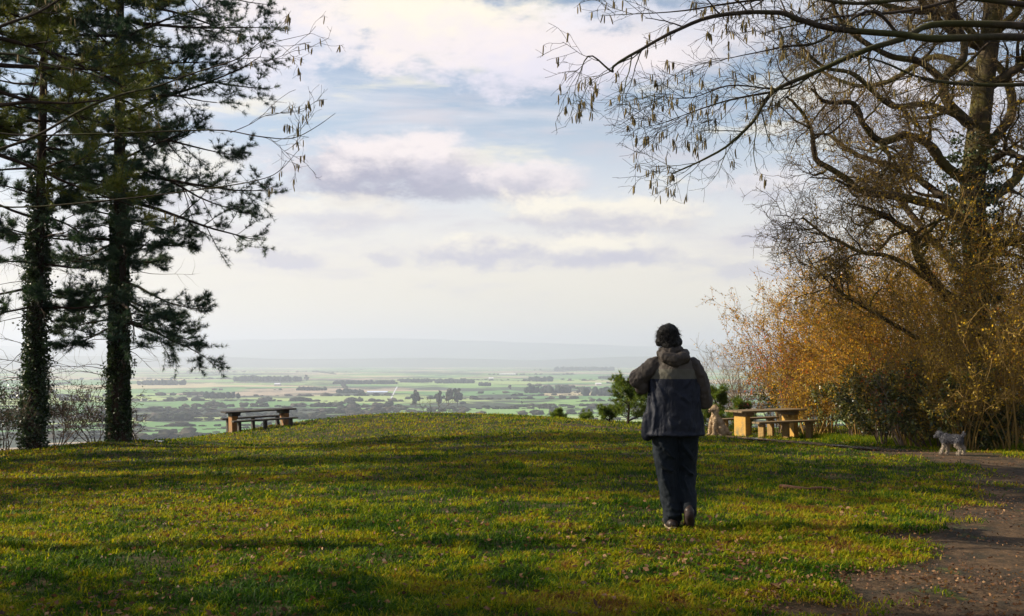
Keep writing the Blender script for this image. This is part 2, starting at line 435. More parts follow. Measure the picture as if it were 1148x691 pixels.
def mat_ground():
    m, nt, b, out = mat_new('grass_soil_and_fields')
    geo = node(nt, 'ShaderNodeNewGeometry'); P = geo.outputs['Position']
    path = attr(nt, 'path'); plain = attr(nt, 'plain')
    n1, _ = noise(nt, P, 0.7, 5, 0.6); n2, _ = noise(nt, P, 9.0, 5, 0.7); n3, _ = noise(nt, P, 60.0, 3, 0.7)
    turf = ramp(nt, n1, [(0.3, (0.02, 0.026, 0.006)), (0.5, (0.035, 0.034, 0.009)), (0.7, (0.05, 0.034, 0.013))])
    turf = mixc(nt, smooth(nt, n2, 0.5, 0.7), turf, (0.085, 0.05, 0.022))
    soil = ramp(nt, n2, [(0.3, (0.038, 0.025, 0.014)), (0.6, (0.10, 0.062, 0.032)), (0.8, (0.18, 0.115, 0.06))])
    soil = mixc(nt, smooth(nt, n3, 0.62, 0.72), soil, (0.26, 0.16, 0.09))
    n4, _ = noise(nt, P, 1.9, 4, 0.6)
    soil = mixc(nt, smooth(nt, n4, 0.42, 0.62), soil, (0.035, 0.028, 0.018))
    soil = mixc(nt, smooth(nt, n4, 0.60, 0.70), soil, (0.06, 0.07, 0.015))
    near = mixc(nt, mathn(nt, 'ADD', path, mathn(nt, 'MULTIPLY', mathn(nt, 'SUBTRACT', n2, 0.5), 0.9), clamp=True), turf, soil)
    # fields of the plain
    mp = node(nt, 'ShaderNodeMapping'); mp.inputs['Scale'].default_value = (1 / 620., 1 / 430., 0); mp.inputs['Rotation'].default_value = (0, 0, 0.2)
    nt.links.new(P, mp.inputs[0])
    vo = node(nt, 'ShaderNodeTexVoronoi'); vo.distance = 'MANHATTAN'; vo.inputs['Scale'].default_value = 1.0; vo.inputs['Randomness'].default_value = 0.85
    nt.links.new(mp.outputs[0], vo.inputs['Vector'])
    sc = node(nt, 'ShaderNodeSeparateColor'); nt.links.new(vo.outputs['Color'], sc.inputs[0])
    fcol = ramp(nt, sc.outputs[0], [(0, (0.11, 0.25, 0.08)), (0.2, (0.19, 0.34, 0.10)), (0.38, (0.32, 0.41, 0.15)), (0.52, (0.48, 0.40, 0.25)), (0.66, (0.10, 0.25, 0.08)), (0.80, (0.40, 0.30, 0.23)), (0.92, (0.25, 0.38, 0.13))], 'CONSTANT')
    fn, _ = noise(nt, mp.outputs[0], 3.0, 6, 0.6)
    fcol = mixc(nt, mathn(nt, 'MULTIPLY', fn, 0.35), fcol, (0.2, 0.26, 0.12))
    ve = node(nt, 'ShaderNodeTexVoronoi'); ve.feature = 'F2'; ve.distance = 'MANHATTAN'; ve.inputs['Randomness'].default_value = 0.85
    nt.links.new(mp.outputs[0], ve.inputs['Vector'])
    edge = mathn(nt, 'SUBTRACT', ve.outputs['Distance'], vo.outputs['Distance'])
    fcol = mixc(nt, smooth(nt, edge, 0.09, 0.02), fcol, (0.04, 0.055, 0.035))
    wn, _ = noise(nt, P, 0.0022, 6, 0.62)
    fcol = mixc(nt, smooth(nt, wn, 0.60, 0.66), fcol, (0.06, 0.07, 0.05))
    c = mixc(nt, plain, near, fcol)
    nt.links.new(c, b.inputs['Base Color'])
    b.inputs['Roughness'].default_value = 0.95; b.inputs['Specular IOR Level'].default_value = 0.15
    bp = node(nt, 'ShaderNodeBump'); bp.inputs['Strength'].default_value = 0.7; bp.inputs['Distance'].default_value = 0.04
    nt.links.new(n2, bp.inputs['Height']); nt.links.new(bp.outputs[0], b.inputs['Normal'])
    return m
gm = MB(); gm.add(np.stack([GX, GY, GZ], -1), quads=quads)
ground = gm.build('ground', mat_ground(), kind='structure')
for nm, arr in (('path', pm), ('plain', np.clip((-GZ - 30) / 20, 0, 1))):
    a = ground.data.attributes.new(nm, 'FLOAT', 'POINT'); a.data.foreach_set('value', arr.ravel().astype(np.float32))

# far hills
def far_hills(name, pts, Y, depth, col):
    pxs = np.array([p[0] for p in pts], float); pys = np.array([p[1] for p in pts], float)
    xs = np.linspace(-14500, 14500, 240); vs = np.linspace(-1, 1, 17)
    top = CAMZ + (402 - np.interp(xs / Y * F + 574, pxs, pys)) / F * Y
    top = top + (fbm(xs / 700, xs * 0, 5, 4) - .5) * 0.10 * (top - PLAIN_Z)
    XX, VV = np.meshgrid(xs, vs)
    prof = np.clip(1 - np.abs(VV), 0, 1) ** 0.8
    nn = 0.8 + 0.4 * fbm(XX / 900, VV * 2, 8, 3); nn = np.where(np.abs(VV) < 0.05, 1, nn)
    ZZ = PLAIN_Z - 0.9 + (top[None] - PLAIN_Z) * np.clip(prof * nn, 0, 1)
    mb = MB(); n_ = len(xs); i_ = np.arange(len(vs) - 1)[:, None] * n_ + np.arange(n_ - 1)[None]
    mb.add(np.stack([XX, Y + VV * depth, ZZ], -1), quads=np.stack([i_, i_ + 1, i_ + n_ + 1, i_ + n_], -1).reshape(-1, 4))
    m, nt, b, out = mat_new(name + '_cover')
    geo = node(nt, 'ShaderNodeNewGeometry'); f, _ = noise(nt, geo.outputs['Position'], 0.002, 5, 0.6)
    nt.links.new(ramp(nt, f, [(0.35, (0.05, 0.07, 0.04)), (0.6, col)]), b.inputs['Base Color']); b.inputs['Roughness'].default_value = 1
    return mb.build(name, m, kind='structure')
far_hills('hills', [(-600, 392), (0, 388), (200, 384), (280, 381), (400, 379), (480, 380), (560, 383), (640, 386), (720, 388), (900, 385), (1700, 388)], 17800, 2200, (0.10, 0.14, 0.07))
far_hills('low_hills', [(-600, 402), (0, 399), (250, 400), (330, 403), (480, 401), (600, 404), (700, 400), (900, 399), (1700, 402)], 11500, 900, (0.08, 0.10, 0.06))

# ------------------------------------------------------------------ haze
def make_haze():
    lo = np.array((-16000., -2000., -91.5)); hi = np.array((16000., 21000., 440.))
    v = [(x, y, z) for x in (lo[0], hi[0]) for y in (lo[1], hi[1]) for z in (lo[2], hi[2])]
    m = bpy.data.materials.new('haze_air'); m.use_nodes = True; nt = m.node_tree; nt.nodes.clear()
    out = node(nt, 'ShaderNodeOutputMaterial'); pv = node(nt, 'ShaderNodeVolumePrincipled')
    pv.inputs['Color'].default_value = (0.65, 0.705, 0.86, 1); pv.inputs['Density'].default_value = 1.45e-4
    pv.inputs['Anisotropy'].default_value = 0.25
    nt.links.new(pv.outputs[0], out.inputs['Volume'])
    mb = MB(); mb.add(v, quads=[(0, 1, 3, 2), (4, 6, 7, 5), (0, 4, 5, 1), (2, 3, 7, 6), (0, 2, 6, 4), (1, 5, 7, 3)])
    mb.build('haze', m, kind='stuff', smooth=False)
make_haze()

# ------------------------------------------------------------------ the plain: woods, hedgerows, field trees, road
def ico():
    t = (1 + 5 ** .5) / 2
    v = norm(np.array([(-1, t, 0), (1, t, 0), (-1, -t, 0), (1, -t, 0), (0, -1, t), (0, 1, t), (0, -1, -t), (0, 1, -t), (t, 0, -1), (t, 0, 1), (-t, 0, -1), (-t, 0, 1)], float))
    f = [(0, 11, 5), (0, 5, 1), (0, 1, 7), (0, 7, 10), (0, 10, 11), (1, 5, 9), (5, 11, 4), (11, 10, 2), (10, 7, 6), (7, 1, 8), (3, 9, 4), (3, 4, 2), (3, 2, 6), (3, 6, 8), (3, 8, 9), (4, 9, 5), (2, 4, 11), (6, 2, 10), (8, 6, 7), (9, 8, 1)]
    v = [tuple(a) for a in v]; cache = {}; nf = []
    def mid(a, b):
        k = (min(a, b), max(a, b))
        if k not in cache:
            p = norm((np.array(v[a]) + np.array(v[b])) / 2); v.append(tuple(p)); cache[k] = len(v) - 1
        return cache[k]
    for a, b, c in f:
        x, y, z = mid(a, b), mid(b, c), mid(c, a); nf += [(a, x, z), (b, y, x), (c, z, y), (x, y, z)]
    return np.array(v), np.array(nf)
ICO_V, ICO_F = ico()
def blobs(mb, C, S, jit=0.22, rnd=None):
    """lumpy crowns: C centres (N,3), S radii (N,3)"""
    N = len(C); n = len(ICO_V)
    v = ICO_V[None] * (1 + rng.normal(size=(N, n, 1)) * jit) * S[:, None, :] + C[:, None, :]
    f = (ICO_F[None] + (np.arange(N) * n)[:, None, None]).reshape(-1, 3)
    if rnd is None: rnd = rng.random(N)
    mb.add(v, tris=f, rnd=np.repeat(rnd, n))
M['far_tree'] = mat_leaf('distant_tree_crowns', [(0, (0.022, 0.03, 0.022)), (0.5, (0.045, 0.05, 0.035)), (1, (0.10, 0.085, 0.065))], 1.0, 0.0, 0.0)
M['far_wood'] = mat_leaf('distant_wood_crowns', [(0, (0.014, 0.026, 0.024)), (1, (0.035, 0.045, 0.035))], 1.0, 0.0, 0.0)
def plain_y(py): return (CAMZ - PLAIN_Z) * F / (py - 402.0)

def far_wood(px0, px1, py_b, py_t, label, depth=0.5):
    Y = plain_y(py_b); x0 = (px0 - 574) / F * Y; x1 = (px1 - 574) / F * Y
    h = (py_b - py_t) / F * Y * 0.8; h = min(h, 30)
    dep = max((x1 - x0) * depth, 40)
    n = int(np.clip((x1 - x0) * dep / (h * h) * 1.6, 25, 420))
    a = rng.random(n) * 2 * np.pi; r = np.sqrt(rng.random(n))
    cx = (x0 + x1) / 2 + np.cos(a) * r * (x1 - x0) / 2; cy = Y + dep / 2 + np.sin(a) * r * dep / 2
    hh = h * (0.65 + 0.45 * rng.random(n))
    C = np.stack([cx, cy, PLAIN_Z + hh * 0.5], -1); S = np.stack([hh * .42, hh * .42, hh * .52], -1)
    t = thing('wood', label, 'wood', ((x0 + x1) / 2, Y + dep / 2, PLAIN_Z), 'woods out on the plain')
    mb = MB(); blobs(mb, C, S); mb.build('tree_crowns', M['far_wood'], t, kind='stuff')
for a in [(586, 640, 441, 431, 'largest dark wood on the green fields, left of the walker', .25),
          (655, 697, 444, 433, 'dark wood on the plain just above the young green conifer', .3),
          (589, 620, 428, 421.5, 'small dark wood right above the largest wood', .5),
          (488, 532, 430, 424, 'dark wood at the middle of the plain, right end of the long belt', .5),
          (448, 484, 429, 424, 'flat dark wood joining the long belt left of centre', .5),
          (371, 445, 431, 426, 'long thin dark belt of trees above the straight road', .35),
          (536, 550, 433, 428, 'small round copse between the belt and the largest wood', .6),
          (672, 706, 425, 421, 'thin far wood beside the shoulder of the walker', .5),
          (258, 338, 428, 421, 'long far wood over the left picnic table', .4),
          (331, 365, 438, 433, 'narrow copse over the right end of the left picnic table', .3),
          (376, 407, 441, 436, 'narrow copse beside the pale roofed barn', .3),
          (222, 266, 447, 438, 'wood on the plain right of the ivy-clad pine', .3),
          (150, 205, 432, 425, 'far wood directly right of the tall pine trunk', .4),
          (620, 690, 416, 411, 'very far wood near the horizon left of the walker', .4)]:
    far_wood(*a[:4], a[4], a[5])

def hedgerows():
    mb = MB(); C = []; S = []; 
    for k in range(140):
        Y = 91.5 * F / rng.uniform(7, 95)
        X = rng.uniform(-0.55, 0.55) * Y
        L = rng.uniform(150, 700) * (1 + Y / 9000); ang = rng.choice([0.2, 0.2, 0.2, 0.2 + np.pi / 2]) + rng.normal() * 0.12
        dens = rng.choice([4.5, 5.5, 9, 30]); n = int(L / dens / (1 + Y / 5000))
        t = rng.random(n) * L
        sc = rng.uniform(0.5, 1.1)
        h = (1.6 + 7.5 * rng.random(n) ** 3.2) * sc * (1 + Y / 16000)
        cx = X + np.cos(ang) * t; cy = Y + np.sin(ang) * t
        ok = (cy > 1150) & (cy < 14000)
        C.append(np.stack([cx, cy, PLAIN_Z + h * .42], -1)[ok]); S.append(np.stack([h * .7 + 3, h * .6 + 2, h * .52], -1)[ok])
    C = np.concatenate(C); S = np.concatenate(S)
    blobs(mb, C, S, 0.25)
    mb.build('hedgerows', M['far_tree'], kind='stuff', smooth=False)
hedgerows()

def field_tree(px, py_b, hpx, label):
    Y = plain_y(py_b); X = (px - 574) / F * Y; h = hpx / F * Y
    t = thing('field_tree', label, 'tree', (X, Y, PLAIN_Z), 'lone trees on the fields of the plain')
    tr = MB(); tubes(tr, np.array([(X, Y, PLAIN_Z - .5), (X, Y, PLAIN_Z + h * .6)]), np.array([h * .03, h * .018]), 5)
    tr.build('trunk', M['oak_bark'], t)
    n = 16; a = rng.normal(size=(n, 3)) * (h * .12, h * .12, h * .2)
    mb = MB(); C = np.array((X, Y, PLAIN_Z + h * .62)) + a; blobs(mb, C, np.full((n, 3), h * .12) * (0.5 + rng.random((n, 1))), .35)
    mb.build('crown', M['far_tree'], t, smooth=False)
for a in [(466, 456, 18, 'tall bare tree on the plain, leftmost of the row over the crest'), (492, 455, 15, 'tall bare tree on the plain, second of the row over the crest'),
          (503, 456, 20, 'tallest bare tree of the row over the crest'), (513, 456, 19, 'rightmost tall bare tree of the row over the crest'),
          (344, 427, 7, 'small round tree on a pale field over the left table'), (572, 437, 6, 'small tree alone on a field left of the largest wood'),
          (648, 442, 7, 'round tree standing off the right end of the largest wood'), (605, 459, 5, 'first of three small trees low on the green field'),
          (610, 459, 5, 'second of three small trees low on the green field'), (616, 459.5, 6, 'third and biggest of three small trees low on the green field'),
          (585, 453, 4, 'small bush-like tree midway between crest and largest wood'), (630, 448, 4, 'tiny tree on the field below the largest wood')]:
    field_tree(*a)

def simple_mat(name, c, rough=0.8, spec=0.3, metal=0.0):
    m, nt, b, out = mat_new(name)
    tc = node(nt, 'ShaderNodeTexCoord'); f, _ = noise(nt, tc.outputs['Object'], 8, 4, 0.6)
    nt.links.new(ramp(nt, f, [(0.3, tuple(x * .82 for x in c)), (0.7, tuple(min(x * 1.15, 1) for x in c))]), b.inputs['Base Color'])
    b.inputs['Roughness'].default_value = rough; b.inputs['Specular IOR Level'].default_value = spec; b.inputs['Metallic'].default_value = metal
    return m
def strip(name, a, b, w, z, mat):
    a = np.array(a, float); b = np.array(b, float); d = norm(b - a); s = np.array((-d[1], d[0])) * w / 2
    mb = MB(); n = 24; t = np.linspace(0, 1, n)[:, None]; c = a + (b - a) * t
    c = c + np.array((1, 0)) * np.sin(t * 5) * 2
    v = np.concatenate([np.c_[c - s, np.full(n, z)], np.c_[c + s, np.full(n, z)]]); i_ = np.arange(n - 1)
    mb.add(v, quads=np.stack([i_, i_ + 1, i_ + n + 1, i_ + n], -1)); return mb.build(name, mat, kind='structure')
ya, yb = plain_y(466), plain_y(433.5)
strip('road', ((425.5 - 574) / F * ya, ya), ((446.5 - 574) / F * yb, yb), 3.6, PLAIN_Z + .3, simple_mat('pale_road', (0.55, 0.55, 0.58), 0.6))

def box_vf(lo, hi):
    x0, y0, z0 = lo; x1, y1, z1 = hi
    v = np.array([(x0, y0, z0), (x1, y0, z0), (x1, y1, z0), (x0, y1, z0), (x0, y0, z1), (x1, y0, z1), (x1, y1, z1), (x0, y1, z1)], float)
    return v, [(0, 3, 2, 1), (4, 5, 6, 7), (0, 1, 5, 4), (1, 2, 6, 5), (2, 3, 7, 6), (3, 0, 4, 7)]
def barn(px0, px1, py, h, label, roofc):
    Y = plain_y(py); x0 = (px0 - 574) / F * Y; x1 = (px1 - 574) / F * Y; d = 24
    t = thing('barn', label, 'barn', ((x0 + x1) / 2, Y, PLAIN_Z), 'farm buildings on the plain')
    w = MB(); v, q = box_vf((x0, Y, PLAIN_Z), (x1, Y + d, PLAIN_Z + h)); w.add(v, quads=q); w.build('wall', simple_mat('barn_wall', (0.5, 0.48, 0.45)), t, smooth=False)
    r = MB(); zt = PLAIN_Z + h + .05
    r.add([(x0 - 1, Y - 1, zt), (x1 + 1, Y - 1, zt), (x1 + 1, Y + d + 1, zt), (x0 - 1, Y + d + 1, zt), (x0 - 1, Y + d / 2, zt + h * .7), (x1 + 1, Y + d / 2, zt + h * .7)],
          quads=[(0, 1, 5, 4), (2, 3, 4, 5), (0, 3, 2, 1)], tris=[(0, 4, 3), (1, 2, 5)])
    r.build('roof', simple_mat('barn_roof', roofc, 0.5), t, smooth=False)
barn(412, 434, 441.5, 4, 'long pale blue roofed barn out on the plain', (0.6, 0.7, 0.85))
barn(548, 553, 426, 6, 'small white barn on the far plain at the middle', (0.8, 0.8, 0.8))
barn(560, 578, 421, 6, 'long white barn on the far plain near the horizon', (0.8, 0.78, 0.76))
barn(668, 674, 432, 5, 'small pale barn behind the wood by the young conifer', (0.75, 0.75, 0.75))
barn(308, 314, 432.5, 5, 'small pale barn over the left picnic table', (0.7, 0.72, 0.75))

# ------------------------------------------------------------------ pines
def needles_on(P, nm, per_tuft, ln, wd, gold=None, tufts=((0.35, 1.0), 4)):
    (t0, t1), k = tufts
    N, n, _ = P.shape
    idx = np.repeat(np.arange(N), k); Mx = len(idx)
    f = (t0 + (t1 - t0) * rng.random(Mx)) * (n - 1); i = np.minimum(f.astype(int), n - 2); w = (f - i)[:, None]
    S = P[idx, i] * (1 - w) + P[idx, i + 1] * w; T = norm(P[idx, i + 1] - P[idx, i])
    S = np.repeat(S, per_tuft, 0); T = np.repeat(T, per_tuft, 0)
    rn = rng.normal(size=S.shape)
    D = norm(T * 0.75 + norm(rn) * 0.85 + np.array((0, 0, 0.25)))
    tone = np.clip(np.repeat(rng.random(Mx), per_tuft) * .6 + rng.random(len(S)) * .4, 0, 1)
    leaves(nm, S + D * 0.01, D, ln * (0.7 + 0.6 * rng.random(len(S))), wd, tone, tri=True)

def pine(name, label, px, py, Y, height, r_base, z_low, reach_fn, needle_mat, ivy_top=None, ivy_spread=0.05, group='tall pines at the left', lean=0.0, whorl=0.5, x=None, dens=1.0, dead_low=True, tuft_scale=1.0):
    b = at(px, py, Y); X = b[0] if x is None else x
    z0 = gz1(X, Y)
    t = thing(name, label, 'tree', (X, Y, z0), group)
    tp = spline([(X, Y, z0 - .25), (X + lean * .3, Y, z0 + height * .35), (X + lean * .6, Y, z0 + height * .7), (X + lean, Y, z0 + height)], 30)
    rad = r_base * (1 - 0.8 * np.linspace(0, 1, 30)) + 0.35 * r_base * np.exp(-np.linspace(0, 30, 30) / 1.2)
    tm = MB(); tubes(tm, tp, rad, 18); tm.build('trunk', M['pine_bark'], t)
    zs = np.arange(z_low, height - .3, whorl); S = []; D = []; L = []; r0 = []
    for z in zs:
        k = rng.integers(3, 6) + (1 if z > 5.5 else 0); a0 = rng.random() * 6.28
        for j in range(k):
            a = a0 + j * 6.283 / k + rng.normal() * .25
            f = z / height; c = tp[min(int(f * 29), 29)].copy(); c[2] = z0 + z + rng.normal() * .06
            c[:2] = np.array([np.interp(c[2], tp[:, 2], tp[:, 0]), np.interp(c[2], tp[:, 2], tp[:, 1])])
            ln = reach_fn(z, a) * rng.uniform(0.8, 1.12)
            S.append(c); D.append((math.cos(a), math.sin(a), rng.uniform(-.12, .22) - (0.25 if z < z_low + 1.0 else 0))); L.append(ln); r0.append(0.012 + 0.011 * ln)
    S = np.array(S); D = np.array(D); L = np.array(L); r0 = np.array(r0)
    P, Rr = grow(S, D, L, r0, 8, 0.07, -0.035)
    P[:, :, 2] += (np.linspace(0, 1, 9)[None] ** 3) * 0.22 * L[:, None] * .5
    bm_ = MB(); tubes(bm_, P, Rr, 5)
    k1 = int(10 * dens)
    S1, D1, R1, t1, ix = spawn(P, Rr, k1, 0.36, 1.0, (35, 62), 0.55, flat=0.12)
    L1 = L[ix] * (0.42 - 0.26 * t1) * rng.uniform(.7, 1.2, len(ix))
    P1, Q1 = grow(S1, D1, L1, np.maximum(R1, .006), 5, 0.09, 0.03, .6, 0.004); tubes(bm_, P1, Q1, 3)
    S2, D2, R2, t2, ix2 = spawn(P1, Q1, 4, 0.3, 1.0, (30, 55), 0.6, flat=0.25)
    L2 = L1[ix2] * 0.58 * rng.uniform(.7, 1.2, len(ix2))
    P2, Q2 = grow(S2, D2, L2, 0.005, 3, 0.1, 0.08, .4, .0035); tubes(bm_, P2, Q2, 3)
    if dead_low:   # thin dead snags on the clear part of the stem
        n_ = 60; zz = rng.uniform(z_low - 1.6, height * .6, n_); a = rng.random(n_) * 6.28
        Sd = np.stack([np.interp(z0 + zz, tp[:, 2], tp[:, 0]), np.full(n_, Y), z0 + zz], -1)
        Pd, Rd = grow(Sd, np.stack([np.cos(a), np.sin(a), np.zeros(n_) + .1], -1), rng.uniform(.6, 2.0, n_), 0.012, 7, 0.14, -.03); tubes(bm_, Pd, Rd, 3)
        Sx, Dx, Rx, _, _ = spawn(Pd, Rd, 5, .3, 1, (30, 70), .6); Px, Qx = grow(Sx, Dx, .45, np.maximum(Rx, .004), 4, .18); tubes(bm_, Px, Qx, 3)
    bm_.build('branches', M['pine_bark'], t)
    nm = MB()
    needles_on(P2, nm, 12, 0.10 * tuft_scale, 0.0085, tufts=((0.0, 1.0), 7))
    needles_on(P1, nm, 12, 0.10 * tuft_scale, 0.0085, tufts=((0.3, 1.0), 7))
    nm.build('needles', needle_mat, t)
    if ivy_top:
        iv = MB(); n_ = int(2600 * ivy_top); zz = rng.random(n_) ** 0.9 * ivy_top; a = rng.random(n_) * 6.283
        rr = np.interp(zz, tp[:, 2] - z0, rad) + rng.random(n_) ** 2 * ivy_spread * 2 + .01
        keep = (zz < ivy_top * (0.8 + 0.2 * np.sin(a * 2))) & (rng.random(n_) < np.clip((fbm(a * 1.5, zz * 1.6, 12, 3) - .36) * 7, .12, 1)) 
        bulge = 1 + 0.0 * zz
        c = np.stack([np.interp(z0 + zz, tp[:, 2], tp[:, 0]) + np.cos(a) * rr * bulge, Y + np.sin(a) * rr * bulge, z0 + zz], -1)[keep]
        out = np.stack([np.cos(a), np.sin(a), np.full(n_, -.3)], -1)[keep]
        leaves(iv, c, norm(out + rng.normal(size=c.shape) * .7), rng.uniform(.04, .075, len(c)), rng.uniform(.04, .07, len(c)))
        # tufts hanging off the stem
        m_ = 46; zc = rng.uniform(.6, ivy_top, m_); ac = rng.random(m_) * 6.28; rc = np.interp(zc, tp[:, 2] - z0, rad) + .06 + ivy_spread * rng.random(m_)
        cc = np.stack([np.interp(z0 + zc, tp[:, 2], tp[:, 0]) + np.cos(ac) * rc, Y + np.sin(ac) * rc, z0 + zc], -1)
        cc = np.repeat(cc, 45, 0) + rng.normal(size=(m_ * 45, 3)) * (.06 + ivy_spread * .5)
        leaves(iv, cc, rng.normal(size=cc.shape), .055, .05)
        iv.build('ivy', M['ivy'], t)
    return t
def reachA(z, a):
    right = math.cos(a)
    base = (3.3 if z < 6.5 else 3.2) if right > 0 else 2.3
    if abs(math.sin(a)) > .6: base *= .62
    if z < 4.0: base = 2.6 if right > 0 else 1.5
    if z > 10: base *= max(0.35, 1 - (z - 10) / 6)
    return base
def reachB(z, a):
    base = 2.2 * (.65 if abs(math.sin(a)) > .6 else 1)
    if z > 10: base *= max(0.35, 1 - (z - 10) / 6)
    return base
pine('pine_tree', 'tall pine with thick straight trunk and layered dark branches reaching right over the view', 133, 494, 23, 13.8, 0.19, 2.7, reachA, M['needle'], ivy_top=5.6, ivy_spread=0.02, lean=-.25, dens=1.25, whorl=.46)
pine('pine_tree', 'slimmer pine near the left edge, its trunk wrapped in bushy ivy', 37, 505, 22, 13.5, 0.14, 3.0, reachB, M['needle'], ivy_top=6.0, ivy_spread=0.07, lean=.1, dens=.75)
pine('pine_tree', 'yellow-green sunlit pine crown hanging into the top left corner', -75, 520, 15.0, 11, 0.19, 5.0, lambda z, a: (3.3 if z < 9 else 2.2) * (.55 if abs(math.sin(a)) > .6 else 1), M['needle_sunlit'], dens=1.15, whorl=.42, dead_low=False)

# ------------------------------------------------------------------ bare broadleaf trees with limbs traced in space
def limb(mb_, pts, r0, r1, k=8, n=None):
    """pts: (px, py, Y)"""
    w = np.array([at(*p) for p in pts]); n = n or len(pts) * 4
    P = spline(w, n); P = P + np.cumsum(rng.normal(size=P.shape), 0) * r0 * 0.06
    Rr = np.linspace(r0, r1, n) * (1 + rng.normal(size=n) * .05)
    tubes(mb_, P, Rr, k); return P, Rr
def resample(P, Rr, n):
    s = np.linspace(0, len(P) - 1, n); i = np.minimum(s.astype(int), len(P) - 2); w = (s - i)
    return P[i] * (1 - w)[:, None] + P[i + 1] * w[:, None], Rr[i] * (1 - w) + Rr[i + 1] * w

def oak():
    X0, Y0, _ = at(1092, 480, 23); z0 = gz1(X0, Y0)
    t = thing('oak_tree', 'big bare old oak with twisting limbs rising behind the golden thicket', 'tree', (X0, Y0, z0))
    tm = MB(); br = MB()
    trunk = spline([(X0, Y0, z0 - .3), at(1088, 400, 23), at(1096, 300, 23), at(1090, 220, 23), at(1100, 120, 23), at(1112, 20, 23), at(1118, -90, 23)], 34)
    tubes(tm, trunk, np.linspace(.37, .17, 34), 14); tm.build('trunk', M['oak_bark'], t)
    L = [
        ([(1092, 262, 23), (1066, 238, 22.8), (1020, 224, 22.5), (968, 218, 22.2), (948, 203, 22), (916, 182, 21.8), (911, 154, 21.7), (899, 132, 21.6), (880, 112, 21.5)], .12, .022),
        ([(1075, 345, 23), (1048, 318, 22.6), (1027, 289, 22.3), (1020, 268, 22.2), (1005, 260, 22), (985, 246, 21.8), (958, 236, 21.6)], .14, .025),
        ([(1045, 318, 22.6), (1020, 300, 22.2), (993, 287, 22), (968, 284, 21.8), (940, 271, 21.6), (924, 264, 21.5), (899, 245, 21.4)], .06, .02),
        ([(1030, 380, 22.4), (968, 343, 22), (944, 328, 21.8), (932, 310, 21.7)], .05, .02),
        ([(1095, 210, 23), (1060, 185, 22.8), (1040, 160, 22.4), (1015, 150, 22.1), (985, 157, 22), (966, 137, 21.8), (955, 115, 21.7), (922, 112, 21.6), (905, 96, 21.5)], .13, .025),
        ([(985, 157, 22), (997, 175, 21.9), (990, 196, 21.8)], .05, .025),
        ([(1100, 150, 23), (1070, 120, 22.8), (1062, 90, 22.6), (1085, 60, 22.5), (1075, 20, 22.3), (1060, -30, 22)], .13, .05),
        ([(1100, 170, 23), (1130, 130, 23.3), (1128, 90, 23.4), (1110, 60, 23.5), (1125, 10, 23.5), (1150, -50, 23.5)], .13, .05),
        ([(1095, 230, 23), (1140, 200, 23.3), (1165, 150, 23.5), (1200, 120, 23.7)], .14, .05),
        ([(1062, 95, 22.6), (1030, 70, 22.4), (1000, 64, 22.2), (960, 40, 22), (935, 10, 21.8), (930, -30, 21.6)], .09, .03),
        ([(1110, 60, 23), (1060, 30, 23), (1030, -5, 22.8), (990, -40, 22.6)], .10, .04),
        ([(1088, 300, 23), (1130, 270, 22.4), (1165, 262, 22), (1210, 240, 22)], .12, .04),
        ([(1092, 240, 23), (1050, 216, 23.8), (1010, 190, 24.4), (960, 175, 25), (925, 150, 25.5)], .11, .03),
        ([(1092, 320, 23), (1040, 262, 24), (1000, 215, 24.8), (975, 190, 25.2)], .11, .03),
        ([(1105, 100, 23), (1165, 60, 22.5), (1220, 30, 22)], .11, .05),
        ([(1108, 60, 23), (1070, 20, 22.4), (1000, 10, 22), (940, -20, 21.6)], .09, .03),
        ([(1104, 90, 23), (1050, 62, 23.6), (990, 92, 24.2), (940, 88, 24.6), (900, 60, 25)], .09, .02),
        ([(1100, 140, 23), (1040, 118, 22.2), (1000, 118, 21.6), (960, 84, 21.2), (925, 74, 21), (895, 45, 20.8)], .08, .02),
        ([(1112, 40, 23), (1140, 10, 22.6), (1150, -30, 22.4)], .11, .06),
        ([(1098, 190, 23), (1128, 170, 22.4), (1150, 176, 22), (1190, 150, 21.8)], .09, .03),
    ]
    P0 = []; R0 = []
    for pts, a, b in L:
        P, Rr = limb(br, pts, a * 1.0, b * 1.2, n=len(pts) * 6); P, Rr = resample(P, Rr, 24); P0.append(P); R0.append(Rr)
    P0 = np.array(P0); R0 = np.array(R0)
    def level(P, Rr, per, L0, wander, rmin, n, tmin=.15, up=.0, k=3, ang=(35, 80)):  # fills br
        S, D, r, tt, ix = spawn(P, Rr, per, tmin, 1.0, ang, .55)
        D[:, 1] *= 0.85
        ln = L0 * rng.uniform(.55, 1.3, len(S))
        Q, W = grow(S, D, ln, np.maximum(r, rmin), n, wander, up, .75, rmin * .7); tubes(br, Q, W, k); return Q, W
    A, Ar = level(P0, R0, 10, 1.2, .22, .014, 9, .18, .02, 4)
    br.build('branches', M['oak_bark'], t); br = MB()
    B, Br = level(A, Ar, 6, .72, .24, .008, 7, .2, .02)
    Cc, Cr = level(B, Br, 6, .42, .22, .0055, 5, .2, .03)
    D_, Dr = level(Cc, Cr, 3, .22, .2, .0042, 3, .2, .03)
    br.build('twigs', M['oak_twig'], t)
    # ivy and moss sprays on the inner limbs, lit gold
    lf = MB(); NL = 30000; sel = rng.integers(0, len(Cc), NL); c = Cc[sel, rng.integers(1, 5, NL)]
    w = np.exp(-(((c[:, 0] - X0) / 2.4) ** 2)) * np.clip((8.2 - c[:, 2]) / 4, 0.03, 1); keep = rng.random(NL) < w
    c = c[keep]; leaves(lf, c, rng.normal(size=c.shape), rng.uniform(.05, .09, len(c)), .045)
    lf.build('leaves', M['olive_leaf'], t)
    iv = MB(); zt = rng.random(9000) * .62; pp = trunk[(zt * 33).astype(int)]; a = rng.random(9000) * 6.28
